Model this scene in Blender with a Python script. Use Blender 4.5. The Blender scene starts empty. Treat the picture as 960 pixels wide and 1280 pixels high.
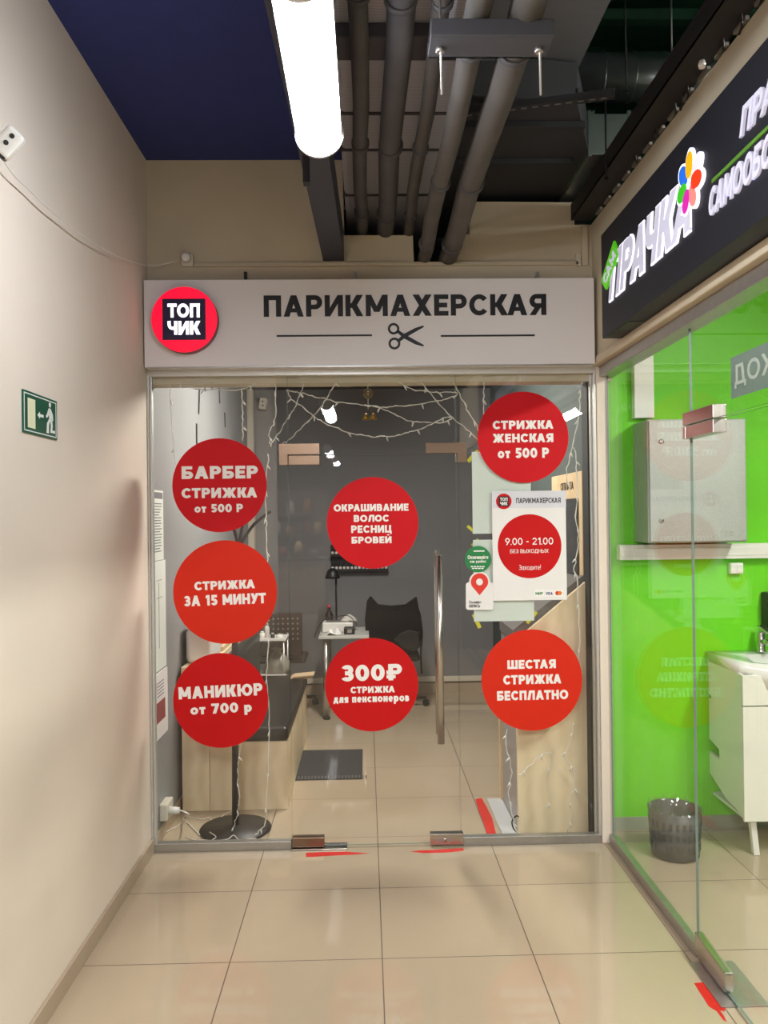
import bpy, bmesh, math, random
from mathutils import Vector, Matrix
random.seed(7)
scene = bpy.context.scene
COL = scene.collection
PI = math.pi

# ------------------------------------------------------------------ camera, world, exposure
CAM_H = 1.75
F_PX, CX, CY = 1000.0, 480.0, 640.0
VX, VY, ROLL = 457.0, 645.0, 0.012          # vanishing point of the corridor, lean of the verticals
eY = Vector((VX - CX, -(VY - CY), -F_PX)).normalized()
up = Vector((-ROLL, 1, 0)); eZ = (up - up.dot(eY) * eY).normalized()
eX = eY.cross(eZ)
R = Matrix((eX, eY, eZ))                     # camera axes -> world axes
camd = bpy.data.cameras.new('camera')
camd.sensor_fit = 'HORIZONTAL'; camd.sensor_width = 36.0; camd.lens = F_PX / 960 * 36.0
camd.clip_start = 0.05; camd.clip_end = 100
cam = bpy.data.objects.new('camera', camd); COL.objects.link(cam)
cam.matrix_world = Matrix.Translation((0, 0, CAM_H)) @ R.to_4x4()
scene.camera = cam

world = bpy.data.worlds.new('world'); scene.world = world; world.use_nodes = True
wbg = world.node_tree.nodes['Background']
wbg.inputs[0].default_value = (0.75, 0.8, 0.9, 1); wbg.inputs[1].default_value = 0.02
scene.view_settings.view_transform = 'Standard'
scene.view_settings.look = 'None'
scene.view_settings.gamma = 1.0
scene.view_settings.use_curve_mapping = False
scene.view_settings.exposure = 0.0
LAMP_POWER = 66.0
LAMP2_POWER = 210.0          # emission of the corridor tubes
LAUNDRY_POWER = 150.0
HALL_POWER = 150.0
SALON_FILL_POWER = 165.0
VOID_FILL_POWER = 80.0
try:
    scene.cycles.max_bounces = 10; scene.cycles.transparent_max_bounces = 24
    scene.cycles.glossy_bounces = 6; scene.cycles.diffuse_bounces = 5
    scene.cycles.caustics_reflective = False; scene.cycles.caustics_refractive = False
    scene.cycles.sample_clamp_indirect = 4.0
except Exception: pass

# ------------------------------------------------------------------ measuring helpers (a pixel's ray met with a real plane)
def ray(px, py): return R @ Vector(((px - CX) / F_PX, -(py - CY) / F_PX, -1))
def onY(px, py, Y): r = ray(px, py); return Vector((0, 0, CAM_H)) + r * (Y / r.y)
def onX(px, py, X): r = ray(px, py); return Vector((0, 0, CAM_H)) + r * (X / r.x)
def onZ(px, py, Z=0.0): r = ray(px, py); return Vector((0, 0, CAM_H)) + r * ((Z - CAM_H) / r.z)

# main planes
XL = -1.14      # left wall
YG = 4.24       # storefront glass
XR = 1.285      # laundry glass
XF = 1.23       # fascia above it
ZC = 3.65       # dark ceiling
YB = 7.88       # salon back wall
YW = 4.26       # face of the wall above the storefront
YGR = 4.40      # green wall

# ------------------------------------------------------------------ materials
def lin(c): return tuple(((v / 255) / 12.92 if v / 255 <= .04045 else ((v / 255 + .055) / 1.055) ** 2.4) for v in c) + (1,)
MATS = {}
def mat(name, rgb, rough=.5, metal=0., noise=0., nscale=8., bump=0., bscale=60., emit=0., ergb=None, spec=.5, stretch=None):
    if name in MATS: return MATS[name]
    m = bpy.data.materials.new(name); m.use_nodes = True
    nt = m.node_tree; b = nt.nodes['Principled BSDF']
    b.inputs['Base Color'].default_value = lin(rgb); b.inputs['Roughness'].default_value = rough
    b.inputs['Metallic'].default_value = metal; b.inputs['Specular IOR Level'].default_value = spec
    if noise or bump:
        tc = nt.nodes.new('ShaderNodeTexCoord'); src = tc.outputs['Object']
        if stretch:
            mp = nt.nodes.new('ShaderNodeMapping'); mp.inputs['Scale'].default_value = stretch
            nt.links.new(src, mp.inputs[0]); src = mp.outputs[0]
    if noise:
        n = nt.nodes.new('ShaderNodeTexNoise'); n.inputs['Scale'].default_value = nscale; n.inputs['Detail'].default_value = 5
        nt.links.new(src, n.inputs['Vector'])
        r = nt.nodes.new('ShaderNodeValToRGB'); c = lin(rgb)
        r.color_ramp.elements[0].position = .3; r.color_ramp.elements[1].position = .7
        r.color_ramp.elements[0].color = tuple(v * (1 - noise) for v in c[:3]) + (1,)
        r.color_ramp.elements[1].color = tuple(min(1, v * (1 + noise)) for v in c[:3]) + (1,)
        nt.links.new(n.outputs[0], r.inputs[0]); nt.links.new(r.outputs[0], b.inputs['Base Color'])
    if bump:
        n2 = nt.nodes.new('ShaderNodeTexNoise'); n2.inputs['Scale'].default_value = bscale; n2.inputs['Detail'].default_value = 3
        nt.links.new(src, n2.inputs['Vector'])
        bp = nt.nodes.new('ShaderNodeBump'); bp.inputs['Strength'].default_value = bump; bp.inputs['Distance'].default_value = .01
        nt.links.new(n2.outputs[0], bp.inputs['Height']); nt.links.new(bp.outputs[0], b.inputs['Normal'])
    if emit:
        b.inputs['Emission Color'].default_value = lin(ergb or rgb); b.inputs['Emission Strength'].default_value = emit
    MATS[name] = m; return m

def glass_mat(name, tint, f0=.045, gain=1.0):
    m = bpy.data.materials.new(name); m.use_nodes = True; nt = m.node_tree
    nt.nodes.remove(nt.nodes['Principled BSDF']); out = nt.nodes['Material Output']
    t = nt.nodes.new('ShaderNodeBsdfTransparent'); t.inputs[0].default_value = tint
    g = nt.nodes.new('ShaderNodeBsdfGlossy'); g.inputs['Roughness'].default_value = 0.0; g.inputs[0].default_value = (1, 1, 1, 1)
    lw = nt.nodes.new('ShaderNodeLayerWeight'); lw.inputs['Blend'].default_value = .5
    p = nt.nodes.new('ShaderNodeMath'); p.operation = 'POWER'; p.inputs[1].default_value = 5
    mu = nt.nodes.new('ShaderNodeMath'); mu.operation = 'MULTIPLY_ADD'; mu.inputs[1].default_value = (1 - f0) * gain; mu.inputs[2].default_value = f0
    mx = nt.nodes.new('ShaderNodeMixShader')
    nt.links.new(lw.outputs['Facing'], p.inputs[0]); nt.links.new(p.outputs[0], mu.inputs[0])
    nt.links.new(mu.outputs[0], mx.inputs[0]); nt.links.new(t.outputs[0], mx.inputs[1]); nt.links.new(g.outputs[0], mx.inputs[2])
    nt.links.new(mx.outputs[0], out.inputs[0]); MATS[name] = m; return m

def tile_mat(name, rgb, grout, rough, gx, gy, T=.6):
    m = bpy.data.materials.new(name); m.use_nodes = True; nt = m.node_tree; b = nt.nodes['Principled BSDF']
    N = nt.nodes.new; L = nt.links.new
    geo = N('ShaderNodeNewGeometry'); sp = N('ShaderNodeSeparateXYZ'); L(geo.outputs['Position'], sp.inputs[0])
    def M(op, a, v=None, c=None):
        n = N('ShaderNodeMath'); n.operation = op
        for i, q in enumerate((a, v, c)):
            if q is None: continue
            if isinstance(q, (int, float)): n.inputs[i].default_value = q
            else: L(q, n.inputs[i])
        return n.outputs[0]
    def line(o, g):
        f = M('FRACT', M('DIVIDE', M('SUBTRACT', o, g - 60.0), T)); d = M('ABSOLUTE', M('SUBTRACT', f, .5))
        return M('GREATER_THAN', d, .5 - .0022 / T)
    gm = M('MAXIMUM', line(sp.outputs[0], gx), line(sp.outputs[1], gy))
    # one tile differs slightly from the next
    cx = M('FLOOR', M('DIVIDE', M('SUBTRACT', sp.outputs[0], gx - 60.0), T)); cy = M('FLOOR', M('DIVIDE', M('SUBTRACT', sp.outputs[1], gy - 60.0), T))
    cb = N('ShaderNodeCombineXYZ'); L(cx, cb.inputs[0]); L(cy, cb.inputs[1])
    wn = N('ShaderNodeTexWhiteNoise'); wn.noise_dimensions = '2D'; L(cb.outputs[0], wn.inputs['Vector'])
    nz = N('ShaderNodeTexNoise'); nz.inputs['Scale'].default_value = 3.0; nz.inputs['Detail'].default_value = 6; L(geo.outputs['Position'], nz.inputs['Vector'])
    k = M('ADD', M('MULTIPLY', wn.outputs['Value'], .05), M('MULTIPLY', nz.outputs[0], .10)); k = M('ADD', k, .92)
    c1 = N('ShaderNodeVectorMath'); c1.operation = 'SCALE'; c1.inputs[0].default_value = lin(rgb)[:3]; L(k, c1.inputs['Scale'])
    mx = N('ShaderNodeMix'); mx.data_type = 'RGBA'; L(gm, mx.inputs[0]); L(c1.outputs[0], mx.inputs[6]); mx.inputs[7].default_value = lin(grout)
    L(mx.outputs[2], b.inputs['Base Color'])
    L(M('MULTIPLY_ADD', gm, .5, rough), b.inputs['Roughness'])
    b.inputs['Specular IOR Level'].default_value = .5
    MATS[name] = m; return m

def stripe_mat(name, rgb, rgb2, scale, axis='Z', rough=.5, metal=0., dist=2.0):
    m = bpy.data.materials.new(name); m.use_nodes = True; nt = m.node_tree; b = nt.nodes['Principled BSDF']
    tc = nt.nodes.new('ShaderNodeTexCoord'); w = nt.nodes.new('ShaderNodeTexWave'); w.bands_direction = axis
    w.inputs['Scale'].default_value = scale; w.inputs['Distortion'].default_value = dist; w.inputs['Detail'].default_value = 3; w.inputs['Detail Scale'].default_value = 1.2
    nt.links.new(tc.outputs['Object'], w.inputs['Vector'])
    r = nt.nodes.new('ShaderNodeValToRGB'); r.color_ramp.elements[0].color = lin(rgb); r.color_ramp.elements[1].color = lin(rgb2)
    nt.links.new(w.outputs[0], r.inputs[0]); nt.links.new(r.outputs[0], b.inputs['Base Color'])
    b.inputs['Roughness'].default_value = rough; b.inputs['Metallic'].default_value = metal
    MATS[name] = m; return m

cream = mat('cream_paint', (230, 217, 203), .75, noise=.025, nscale=2.5, bump=.04, bscale=120)
cream_old = mat('cream_paint_scuffed', (204, 192, 168), .8, noise=.06, nscale=2.0, bump=.06, bscale=90)
navy = mat('navy_ceiling_paint', (38, 50, 112), .85, noise=.05)
darkgrey = mat('dark_grey_paint', (80, 78, 79), .85, noise=.06)
black_paint = mat('black_paint', (20, 20, 22), .7)
voidgreen = mat('dark_green_paint', (20, 66, 46), .85, noise=.05)
salon_grey = mat('salon_grey_paint', (120, 120, 122), .75, noise=.03, nscale=2)
salon_light = mat('salon_light_grey_paint', (142, 143, 144), .7, noise=.03, nscale=2)
lime = mat('lime_green_paint', (104, 208, 0), .6, noise=.02, nscale=2)
tile = tile_mat('beige_porcelain_tile', (182, 165, 141), (98, 83, 71), .045, .045, 3.17)
skirt_tile = mat('skirting_tile', (176, 158, 136), .35, noise=.04)
alu = mat('brushed_aluminium', (178, 176, 172), .38, .85, noise=.05, nscale=30)
alu_light = mat('silver_anodised', (206, 204, 198), .4, .55)
steel = mat('satin_steel', (196, 190, 182), .26, 1.0)
steel_pol = mat('polished_steel', (196, 192, 186), .24, 1.0)
bronze = mat('satin_bronze_steel', (134, 112, 94), .3, .9)
plastic_w = mat('white_plastic', (232, 230, 224), .4)
plastic_off = mat('offwhite_plastic', (214, 206, 188), .45)
plastic_b = mat('black_plastic', (22, 21, 22), .45)
glass = glass_mat('clear_glass', (.985, .992, .987, 1), .032, 1.0)
glass_r = glass_mat('laundry_glass', (.98, .99, .98, 1), .026, .34)
glass_edge = mat('glass_edge', (112, 132, 122), .25)
red_a = mat('crimson_vinyl', (206, 14, 26), .6, spec=.25)
red_b = mat('orange_red_vinyl', (216, 42, 18), .6, spec=.25)
red_c = mat('deep_red_vinyl', (200, 10, 14), .6, spec=.25)
red_tape = mat('red_tape', (206, 36, 28), .5, noise=.12, nscale=30)
white_vinyl = mat('white_vinyl', (246, 244, 240), .5)
sign_white = mat('sign_white', (234, 230, 232), .5)
ink = mat('black_ink', (22, 22, 26), .5)
wood = stripe_mat('light_oak_board', (240, 222, 188), (228, 208, 172), 3.0, 'X', .5, dist=5)
wood2 = stripe_mat('oak_board', (224, 200, 160), (206, 180, 140), 3.0, 'X', .5, dist=5)
leather = mat('black_leatherette', (24, 22, 22), .38, bump=.1, bscale=200)
fabric_b = mat('black_fabric', (13, 11, 13), .9, spec=.2)
brown_plastic = mat('brown_plastic', (58, 46, 38), .5)
paper = mat('white_paper', (226, 234, 226), .8)
paper2 = mat('poster_paper', (240, 238, 236), .55)
yellow_tape = mat('yellow_tape', (214, 206, 52), .55)
foil = stripe_mat('crinkled_foil', (176, 175, 182), (196, 195, 204), 22.0, 'Y', .5, .2, dist=3)
pipe_wrap = mat('grey_pipe_wrap', (78, 74, 71), .65, noise=.18, nscale=6, bump=.2, bscale=14)
pipe_dark = mat('dark_pipe_wrap', (72, 70, 74), .65, noise=.15, nscale=6, bump=.2, bscale=14)
galv = mat('galvanised_sheet', (170, 176, 172), .32, .9, noise=.08, nscale=5)
gold = mat('brass', (150, 118, 50), .35, .9)
ceramic = mat('white_ceramic', (240, 240, 234), .12)
cab_white = mat('white_lacquer', (232, 232, 220), .3)
cab_metal = mat('silver_hammered_steel', (168, 172, 166), .45, .35, noise=.05, nscale=90, bump=.2, bscale=220)
rubber = mat('grey_rubber_mat', (70, 70, 70), .95, spec=.1, bump=.6, bscale=180)
bag_grey = mat('grey_bin_plastic', (78, 80, 78), .4)
wire_w = mat('white_wire', (226, 222, 212), .5)
lamp_glow = mat('tube_diffuser', (255, 255, 255), .4, emit=LAMP_POWER, ergb=(240, 246, 255))
laundry_glow = mat('laundry_tube_diffuser', (255, 255, 255), .4, emit=LAUNDRY_POWER, ergb=(252, 252, 246))
salon_fill_glow = mat('salon_fill_diffuser', (255, 255, 255), .4, emit=SALON_FILL_POWER, ergb=(255, 248, 238))
void_fill_glow = mat('void_fill_diffuser', (255, 255, 255), .4, emit=VOID_FILL_POWER, ergb=(250, 255, 250))
lamp2_glow = mat('near_tube_diffuser', (255, 255, 255), .4, emit=LAMP2_POWER, ergb=(250, 248, 250))
hall_glow = mat('hall_tube_diffuser', (255, 255, 255), .4, emit=HALL_POWER, ergb=(250, 250, 255))
tube_house = mat('lamp_housing', (214, 216, 222), .5)

# ------------------------------------------------------------------ mesh builder
class MB:
    def __init__(s): s.v = []; s.f = []; s.m = []; s.sm = []
    def add(s, vs, fs, m=0, smooth=False):
        o = len(s.v); s.v += [Vector(p) for p in vs]
        for f in fs: s.f.append([o + i for i in f]); s.m.append(m); s.sm.append(smooth)
        return s
    def box(s, x0, x1, y0, y1, z0, z1, m=0):
        return s.add([(x, y, z) for z in (z0, z1) for y in (y0, y1) for x in (x0, x1)],
                     [(0, 2, 3, 1), (4, 5, 7, 6), (0, 1, 5, 4), (2, 6, 7, 3), (0, 4, 6, 2), (1, 3, 7, 5)], m)
    def obox(s, c, ax, ay, az, hx, hy, hz, m=0):
        c = Vector(c); ax, ay, az = [Vector(a).normalized() for a in (ax, ay, az)]
        vs = [c + ax * hx * i + ay * hy * j + az * hz * k for k in (-1, 1) for j in (-1, 1) for i in (-1, 1)]
        return s.add(vs, [(0, 2, 3, 1), (4, 5, 7, 6), (0, 1, 5, 4), (2, 6, 7, 3), (0, 4, 6, 2), (1, 3, 7, 5)], m)
    def prism(s, pts, d, m=0, mside=None):
        """closed polygon pts extruded by vector d"""
        n = len(pts); d = Vector(d); a = [Vector(p) for p in pts]; b = [p + d for p in a]
        s.add(a + b, [tuple(range(n)), tuple(range(2 * n - 1, n - 1, -1))], m)
        o = len(s.v) - 2 * n
        for i in range(n):
            j = (i + 1) % n; s.f.append([o + i, o + n + i, o + n + j, o + j]); s.m.append(m if mside is None else mside); s.sm.append(False)
        return s
    def tube(s, pts, r, n=8, m=0, caps=True):
        P = [Vector(p) for p in pts]; rs = r if isinstance(r, (list, tuple)) else [r] * len(P)
        rings = []; prev = None
        for i, p in enumerate(P):
            t = (P[min(i + 1, len(P) - 1)] - P[max(i - 1, 0)]).normalized()
            if prev is None:
                u = t.orthogonal().normalized()
            else:
                u = (prev - prev.dot(t) * t)
                u = u.normalized() if u.length > 1e-6 else t.orthogonal().normalized()
            prev = u; w = t.cross(u)
            rings.append([p + (u * math.cos(2 * PI * k / n) + w * math.sin(2 * PI * k / n)) * rs[i] for k in range(n)])
        vs = [q for rg in rings for q in rg]; fs = []
        for i in range(len(P) - 1):
            for k in range(n):
                k2 = (k + 1) % n; fs.append((i * n + k, i * n + k2, (i + 1) * n + k2, (i + 1) * n + k))
        s.add(vs, fs, m, True)
        if caps: 
            o = len(s.v) - len(vs); s.f.append([o + k for k in range(n)][::-1]); s.m.append(m); s.sm.append(False)
            s.f.append([o + (len(P) - 1) * n + k for k in range(n)]); s.m.append(m); s.sm.append(False)
        return s
    def lathe(s, prof, c=(0, 0, 0), n=32, m=0, axis='Z', sx=1., sy=1.):
        c = Vector(c); vs = []
        for r, h in prof:
            for k in range(n):
                a = 2 * PI * k / n; x, y = r * math.cos(a) * sx, r * math.sin(a) * sy
                vs.append(c + (Vector((x, y, h)) if axis == 'Z' else Vector((x, h, y)) if axis == 'Y' else Vector((h, x, y))))
        fs = []
        for i in range(len(prof) - 1):
            for k in range(n):
                k2 = (k + 1) % n; fs.append((i * n + k, i * n + k2, (i + 1) * n + k2, (i + 1) * n + k))
        s.add(vs, fs, m, True); o = len(s.v) - len(vs)
        for i, rev in ((0, True), (len(prof) - 1, False)):
            if prof[i][0] > 1e-5:
                l = [o + i * n + k for k in range(n)]; s.f.append(l[::-1] if rev else l); s.m.append(m); s.sm.append(False)
        return s
    def sphere(s, c, r, n=12, m=0, sx=1, sy=1, sz=1):
        return s.lathe([(max(1e-4, r * math.sin(PI * i / n)), -r * sz * math.cos(PI * i / n)) for i in range(n + 1)], c, n * 2, m, 'Z', sx, sy)
    def build(s, name, mats, parent=None, bevel=0., seg=2, origin=None):
        if not isinstance(mats, (list, tuple)): mats = [mats]
        if origin is None:
            if parent is not None: origin = WORLD_LOC.get(parent.name, Vector((0, 0, 0))).copy() if False else None
            xs = [p.x for p in s.v]; ys = [p.y for p in s.v]; zs = [p.z for p in s.v]
            origin = Vector(((min(xs) + max(xs)) / 2, (min(ys) + max(ys)) / 2, min(zs)))
        origin = Vector(origin)
        me = bpy.data.meshes.new(name); me.from_pydata([p - origin for p in s.v], [], s.f)
        for mm in mats: me.materials.append(mm)
        me.polygons.foreach_set('material_index', s.m); me.polygons.foreach_set('use_smooth', s.sm)
        bm = bmesh.new(); bm.from_mesh(me); bmesh.ops.recalc_face_normals(bm, faces=bm.faces)
        big = [f for f in bm.faces if len(f.verts) > 4]
        if big: bmesh.ops.triangulate(bm, faces=big)
        bm.to_mesh(me); bm.free(); me.update()
        o = bpy.data.objects.new(name, me); COL.objects.link(o)
        o['_w'] = tuple(origin)
        if parent is not None:
            o.parent = parent; o.location = origin - Vector(parent['_w'])
        else: o.location = origin
        if bevel:
            b = o.modifiers.new('bevel', 'BEVEL'); b.width = bevel; b.segments = seg; b.limit_method = 'ANGLE'; b.angle_limit = .6
        return o

WORLD_LOC = {}
def tag(o, label, cat, group=None, kind=None):
    o['label'] = label; o['category'] = cat
    if group: o['group'] = group
    if kind: o['kind'] = kind
    return o
def thing(name, loc, label, cat, group=None):
    o = bpy.data.objects.new(name, None); COL.objects.link(o); o.location = loc; o['_w'] = tuple(loc)
    o.empty_display_size = .1
    return tag(o, label, cat, group)
def struct(o, label=None):
    o['kind'] = 'structure'
    if label: o['label'] = label
    return o
def copy_tree(o, parent=None):
    c = o.copy(); COL.objects.link(c)
    if parent is not None: c.parent = parent
    for ch in list(o.children): copy_tree(ch, c)
    return c
def circle(c, r, ux, uz, n=48, a0=0., a1=2 * PI, rz=None):
    rz = r if rz is None else rz
    full = abs(a1 - a0 - 2 * PI) < 1e-6; k = n if full else n + 1
    return [Vector(c) + Vector(ux) * r * math.cos(a0 + (a1 - a0) * i / n) + Vector(uz) * rz * math.sin(a0 + (a1 - a0) * i / n) for i in range(k)]
def smooth_path(pts, sub=5):
    P = [Vector(p) for p in pts]; out = []
    for i in range(len(P) - 1):
        p0 = P[max(i - 1, 0)]; p1 = P[i]; p2 = P[i + 1]; p3 = P[min(i + 2, len(P) - 1)]
        for k in range(sub):
            t = k / sub
            out.append(.5 * ((2 * p1) + (p2 - p0) * t + (2 * p0 - 5 * p1 + 4 * p2 - p3) * t * t + (3 * p1 - p0 - 3 * p2 + p3) * t ** 3))
    return out + [P[-1]]
UX, UZ = Vector((1, 0, 0)), Vector((0, 0, 1))

# ------------------------------------------------------------------ lettering: stroke-built grotesque capitals
def glyph(ch, t):
    th = t * .92; P = []
    def V(x, a=0., b=1.): P.append([(x, a), (x + t, a), (x + t, b), (x, b)])
    def Hb(y, a, b, h=None): P.append([(a, y), (b, y), (b, y + (h or th)), (a, y + (h or th))])
    def D(x0, y0, x1, y1, k=1.12): P.append([(x0, y0), (x0 + t * k, y0), (x1 + t * k, y1), (x1, y1)])
    def A(cx, cy, rx, ry, a0, a1, n=20):
        a0, a1 = math.radians(a0), math.radians(a1); n = max(4, int(n * abs(a1 - a0) / (PI)))
        for i in range(n):
            q = [a0 + (a1 - a0) * (i + j) / n for j in (0, 1)]
            P.append([(cx + rx * math.cos(q[0]), cy + ry * math.sin(q[0])), (cx + rx * math.cos(q[1]), cy + ry * math.sin(q[1])),
                      (cx + (rx - t) * math.cos(q[1]), cy + (ry - th) * math.sin(q[1])), (cx + (rx - t) * math.cos(q[0]), cy + (ry - th) * math.sin(q[0]))])
    def bowl(x, y0, y1, w):      # bars + right half ring from x
        ry = (y1 - y0) / 2; rx = min(ry, w * .6)
        Hb(y0, x, w - rx); Hb(y1 - th, x, w - rx); A(w - rx, y0 + ry, rx, ry, -90, 90)
    w = .8
    if ch in 'АA':
        w = .92; c = w / 2; k = t * 1.12; D(0, 0, c - k / 2, 1); D(w - k, 0, c - k / 2, 1); Hb(.2, .15 * w + .02, w * .85 - .02, th * .85)
    elif ch == 'V': w = .9; c = w / 2; k = t * 1.12; D(c - k / 2, 0, 0, 1); D(c - k / 2, 0, w - k, 1)
    elif ch == 'Б': w = .76; V(0); Hb(1 - th, 0, w * .93); bowl(0, 0, .6, w)
    elif ch in 'ВB': w = .76; V(0); bowl(0, 0, .5 + th / 2, w); bowl(0, .5 - th / 2, 1, w * .95)
    elif ch == 'Г': w = .62; V(0); Hb(1 - th, 0, w)
    elif ch == 'Д': w = .92; V(w - t - .09, 0); D(.1, th, .22, 1); Hb(1 - th, .22, w - .09); Hb(0, 0, w); Hb(-.16, 0, t * .8, .2); Hb(-.16, w - t * .8, w, .2)
    elif ch in 'ЕE': w = .66; V(0); Hb(0, 0, w); Hb(1 - th, 0, w); Hb(.5 - th / 2, 0, w * .92)
    elif ch == 'Ж':
        w = 1.24; c = w / 2; k = 1.2; V(c - t / 2)
        D(0, 0, c - t * k, .5, k); D(0, 1, c - t * k, .5, k); D(w - t * k, 0, c, .5, k); D(w - t * k, 1, c, .5, k)
        Hb(.5 - th / 2, c - t, c + t)
    elif ch in 'З3': 
        w = .7; ry = .25 + th / 4; A(w / 2, .5 - th / 2 + ry, w / 2 - .02, ry, -90, 155); A(w / 2, ry, w / 2, ry, -155, 90); Hb(.5 - th / 2, w * .32, w / 2)
    elif ch in 'ИЙ':
        w = .84; V(0); V(w - t); D(0, 0, w - t * 1.05, 1, 1.05)
        if ch == 'Й': A(w / 2, 1.27, .2, .16, 180, 360)
    elif ch in 'КK': w = .82; V(0); D(t * .9, .5, w - t * 1.35, 1, 1.3); D(w - t * 1.3, 0, t * .9, .56, 1.3); Hb(.5 - th / 2, t * .8, t * 1.5)
    elif ch == 'Л': w = .86; V(w - t); Hb(1 - th, .2, w); D(0, 0, .2, 1)
    elif ch in 'МM': w = 1.02; V(0); V(w - t); c = w / 2; D(c - t * .55, .2, 0, 1, 1.1); D(c - t * .55, .2, w - t * 1.1, 1, 1.1)
    elif ch in 'НH': w = .82; V(0); V(w - t); Hb(.5 - th / 2, 0, w)
    elif ch in 'О0':
        w = .98 if ch == 'О' else .76; A(w / 2, .5, w / 2, .5, 0, 360)
    elif ch == 'П': w = .8; V(0); V(w - t); Hb(1 - th, 0, w)
    elif ch in 'РP': w = .74; V(0); bowl(0, .34, 1, w)
    elif ch in 'СC': w = .86; A(.46, .5, .46, .5, 38, 322)
    elif ch == 'S': w = .68; ry = .25 + th / 4; A(w / 2, 1 - ry, w / 2, ry, 20, 270); A(w / 2, ry, w / 2, ry, -160, 90)
    elif ch in 'ТT': w = .76; V(w / 2 - t / 2); Hb(1 - th, 0, w)
    elif ch == 'У': w = .84; c = w / 2; k = 1.15; D(c - t * .5 * k - .02, .3, 0, 1, k); D(c - t * k * 1.05 - .05, 0, w - t * k, 1, k); Hb(0, .12, c - .1)
    elif ch in 'ХX': w = .88; k = 1.25; D(0, 0, w - t * k, 1, k); D(w - t * k, 0, 0, 1, k)
    elif ch == 'Ц': w = .9; V(0); V(w - t - .08); Hb(0, 0, w); Hb(-.17, w - t * .8, w, .2)
    elif ch == 'Ч': w = .76; V(w - t); A(.36, .78, .36, .42, 180, 270); P.append([(0, .78), (t, .78), (t, 1), (0, 1)]); Hb(.36, .34, w - t * .5)
    elif ch == 'Ш': w = 1.16; V(0); V(w / 2 - t / 2); V(w - t); Hb(0, 0, w)
    elif ch == 'Ь': w = .74; V(0); bowl(0, 0, .62, w)
    elif ch == 'Ы': w = 1.02; V(0); bowl(0, 0, .62, .72); V(w - t)
    elif ch == 'Ю': w = 1.26; V(0); r = .45; A(w - r, .5, r, .5, 0, 360); Hb(.5 - th / 2, 0, w - 2 * r + t * .5)
    elif ch == 'Я': w = .78; V(w - t); rx = .33; A(rx, .67, rx, .33, 90, 270); Hb(1 - th, rx, w); Hb(.34, rx, w); D(0, 0, .26, .4, 1.2)
    elif ch == '1': w = .46; V(w - t); D(0, .72, w - t * 1.3, 1, 1.3)
    elif ch == '2': w = .7; A(w / 2, .68, w / 2, .32, -5, 165); D(0, th * .8, w - t * 1.25, .6, 1.25); Hb(0, 0, w)
    elif ch == '5': w = .7; Hb(1 - th, .1, w * .95); P.append([(.07, .46), (.07 + t * .9, .46), (.1 + t * .9, 1), (.1, 1)]); A(w / 2, .32, w / 2, .32, -150, 125)
    elif ch == '7': w = .7; Hb(1 - th, 0, w); D(.1, 0, w - t * 1.15, 1 - th * .5, 1.15)
    elif ch == '9': w = .72; A(w / 2, .67, w / 2, .33, 0, 360); D(.12, 0, w - t * 1.2, .6, 1.2)
    elif ch == '₽': w = .86; V(.1); bowl(.1, .36, 1, w); Hb(.36, 0, .4); Hb(.12, 0, .5, th * .8)
    elif ch == '.': w = t; Hb(0, 0, t)
    elif ch == '-': w = .4; Hb(.38, .02, .38)
    elif ch == '!': w = t; Hb(0, 0, t); V(0, .3, 1)
    elif ch == 'I': w = t; V(0)
    elif ch == ' ': w = .34
    elif ch == 'а': w = .62; A(.3, .35, .3, .36, 0, 360); V(w - t, 0, .7)
    elif ch == 'е': w = .64; A(.32, .35, .32, .36, 0, 320); Hb(.35 - th * .35, .06, w - .03, th * .7)
    elif ch == 'р': w = .68; V(0, -.28, .7); A(w - .33, .35, .33, .36, 0, 360)
    elif ch == 'у': w = .6; c = w / 2; D(c - t * .5, .06, 0, .7); D(c - t - .1, -.28, w - t * 1.12, .7)
    elif ch == 'б': w = .66; A(.33, .35, .33, .36, 0, 360); P.append([(0, .35), (t, .35), (t * 1.3, .85), (t * .3, .85)]); Hb(.85, t * .3, w * .9)
    else:
        w, Q = glyph(ch.upper(), t * 1.3); return w * .72, [[(x * .72, y * .71) for x, y in p] for p in Q]
    return w, P
def text_polys(s, t=.2, gap=.1):
    x = 0.; out = []
    pv = ''
    for ch in s:
        w, P = glyph(ch, t)
        if pv in 'СТРКУГ' and pv and ch in 'ТАЛДЧУ': x -= gap * .7 + (.06 if (pv, ch) != ('С', 'Т') else 0)
        if pv in 'АТЛ' and pv and ch in 'СТЧУО': x -= gap * .5
        if pv == 'А' and ch == 'Ч': x -= .1
        out += [[(px + x, py) for px, py in p] for p in P]; x += w + gap; pv = ch
    return out
def letter(mb, s, P0, P1, P2, depth, t=.2, gap=.1, shear=0., m=0, grow=0.):
    """text s fitted to the parallelogram P0 (bottom left), P1 (bottom right), P2 (top left), raised by vector depth"""
    polys = text_polys(s, t, gap)
    if shear: polys = [[(x + shear * y, y) for x, y in p] for p in polys]
    xs = [x for p in polys for x, y in p]; ys = [y for p in polys for x, y in p]
    x0, x1, y0, y1 = min(xs), max(xs), min(ys), max(ys)
    P0, P1, P2 = Vector(P0), Vector(P1), Vector(P2); U = (P1 - P0) / (x1 - x0); W = (P2 - P0) / (y1 - y0)
    dv = Vector(depth); dn = dv.normalized()
    for i, p in enumerate(polys):
        q = [P0 + U * (x - x0) + W * (y - y0) for x, y in p]
        if grow: c = sum(q, Vector()) / len(q); q = [k + (k - c).normalized() * grow for k in q]
        mb.prism(q, dv + dn * (6e-6 * (i % 97)), m)
    return mb
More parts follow.
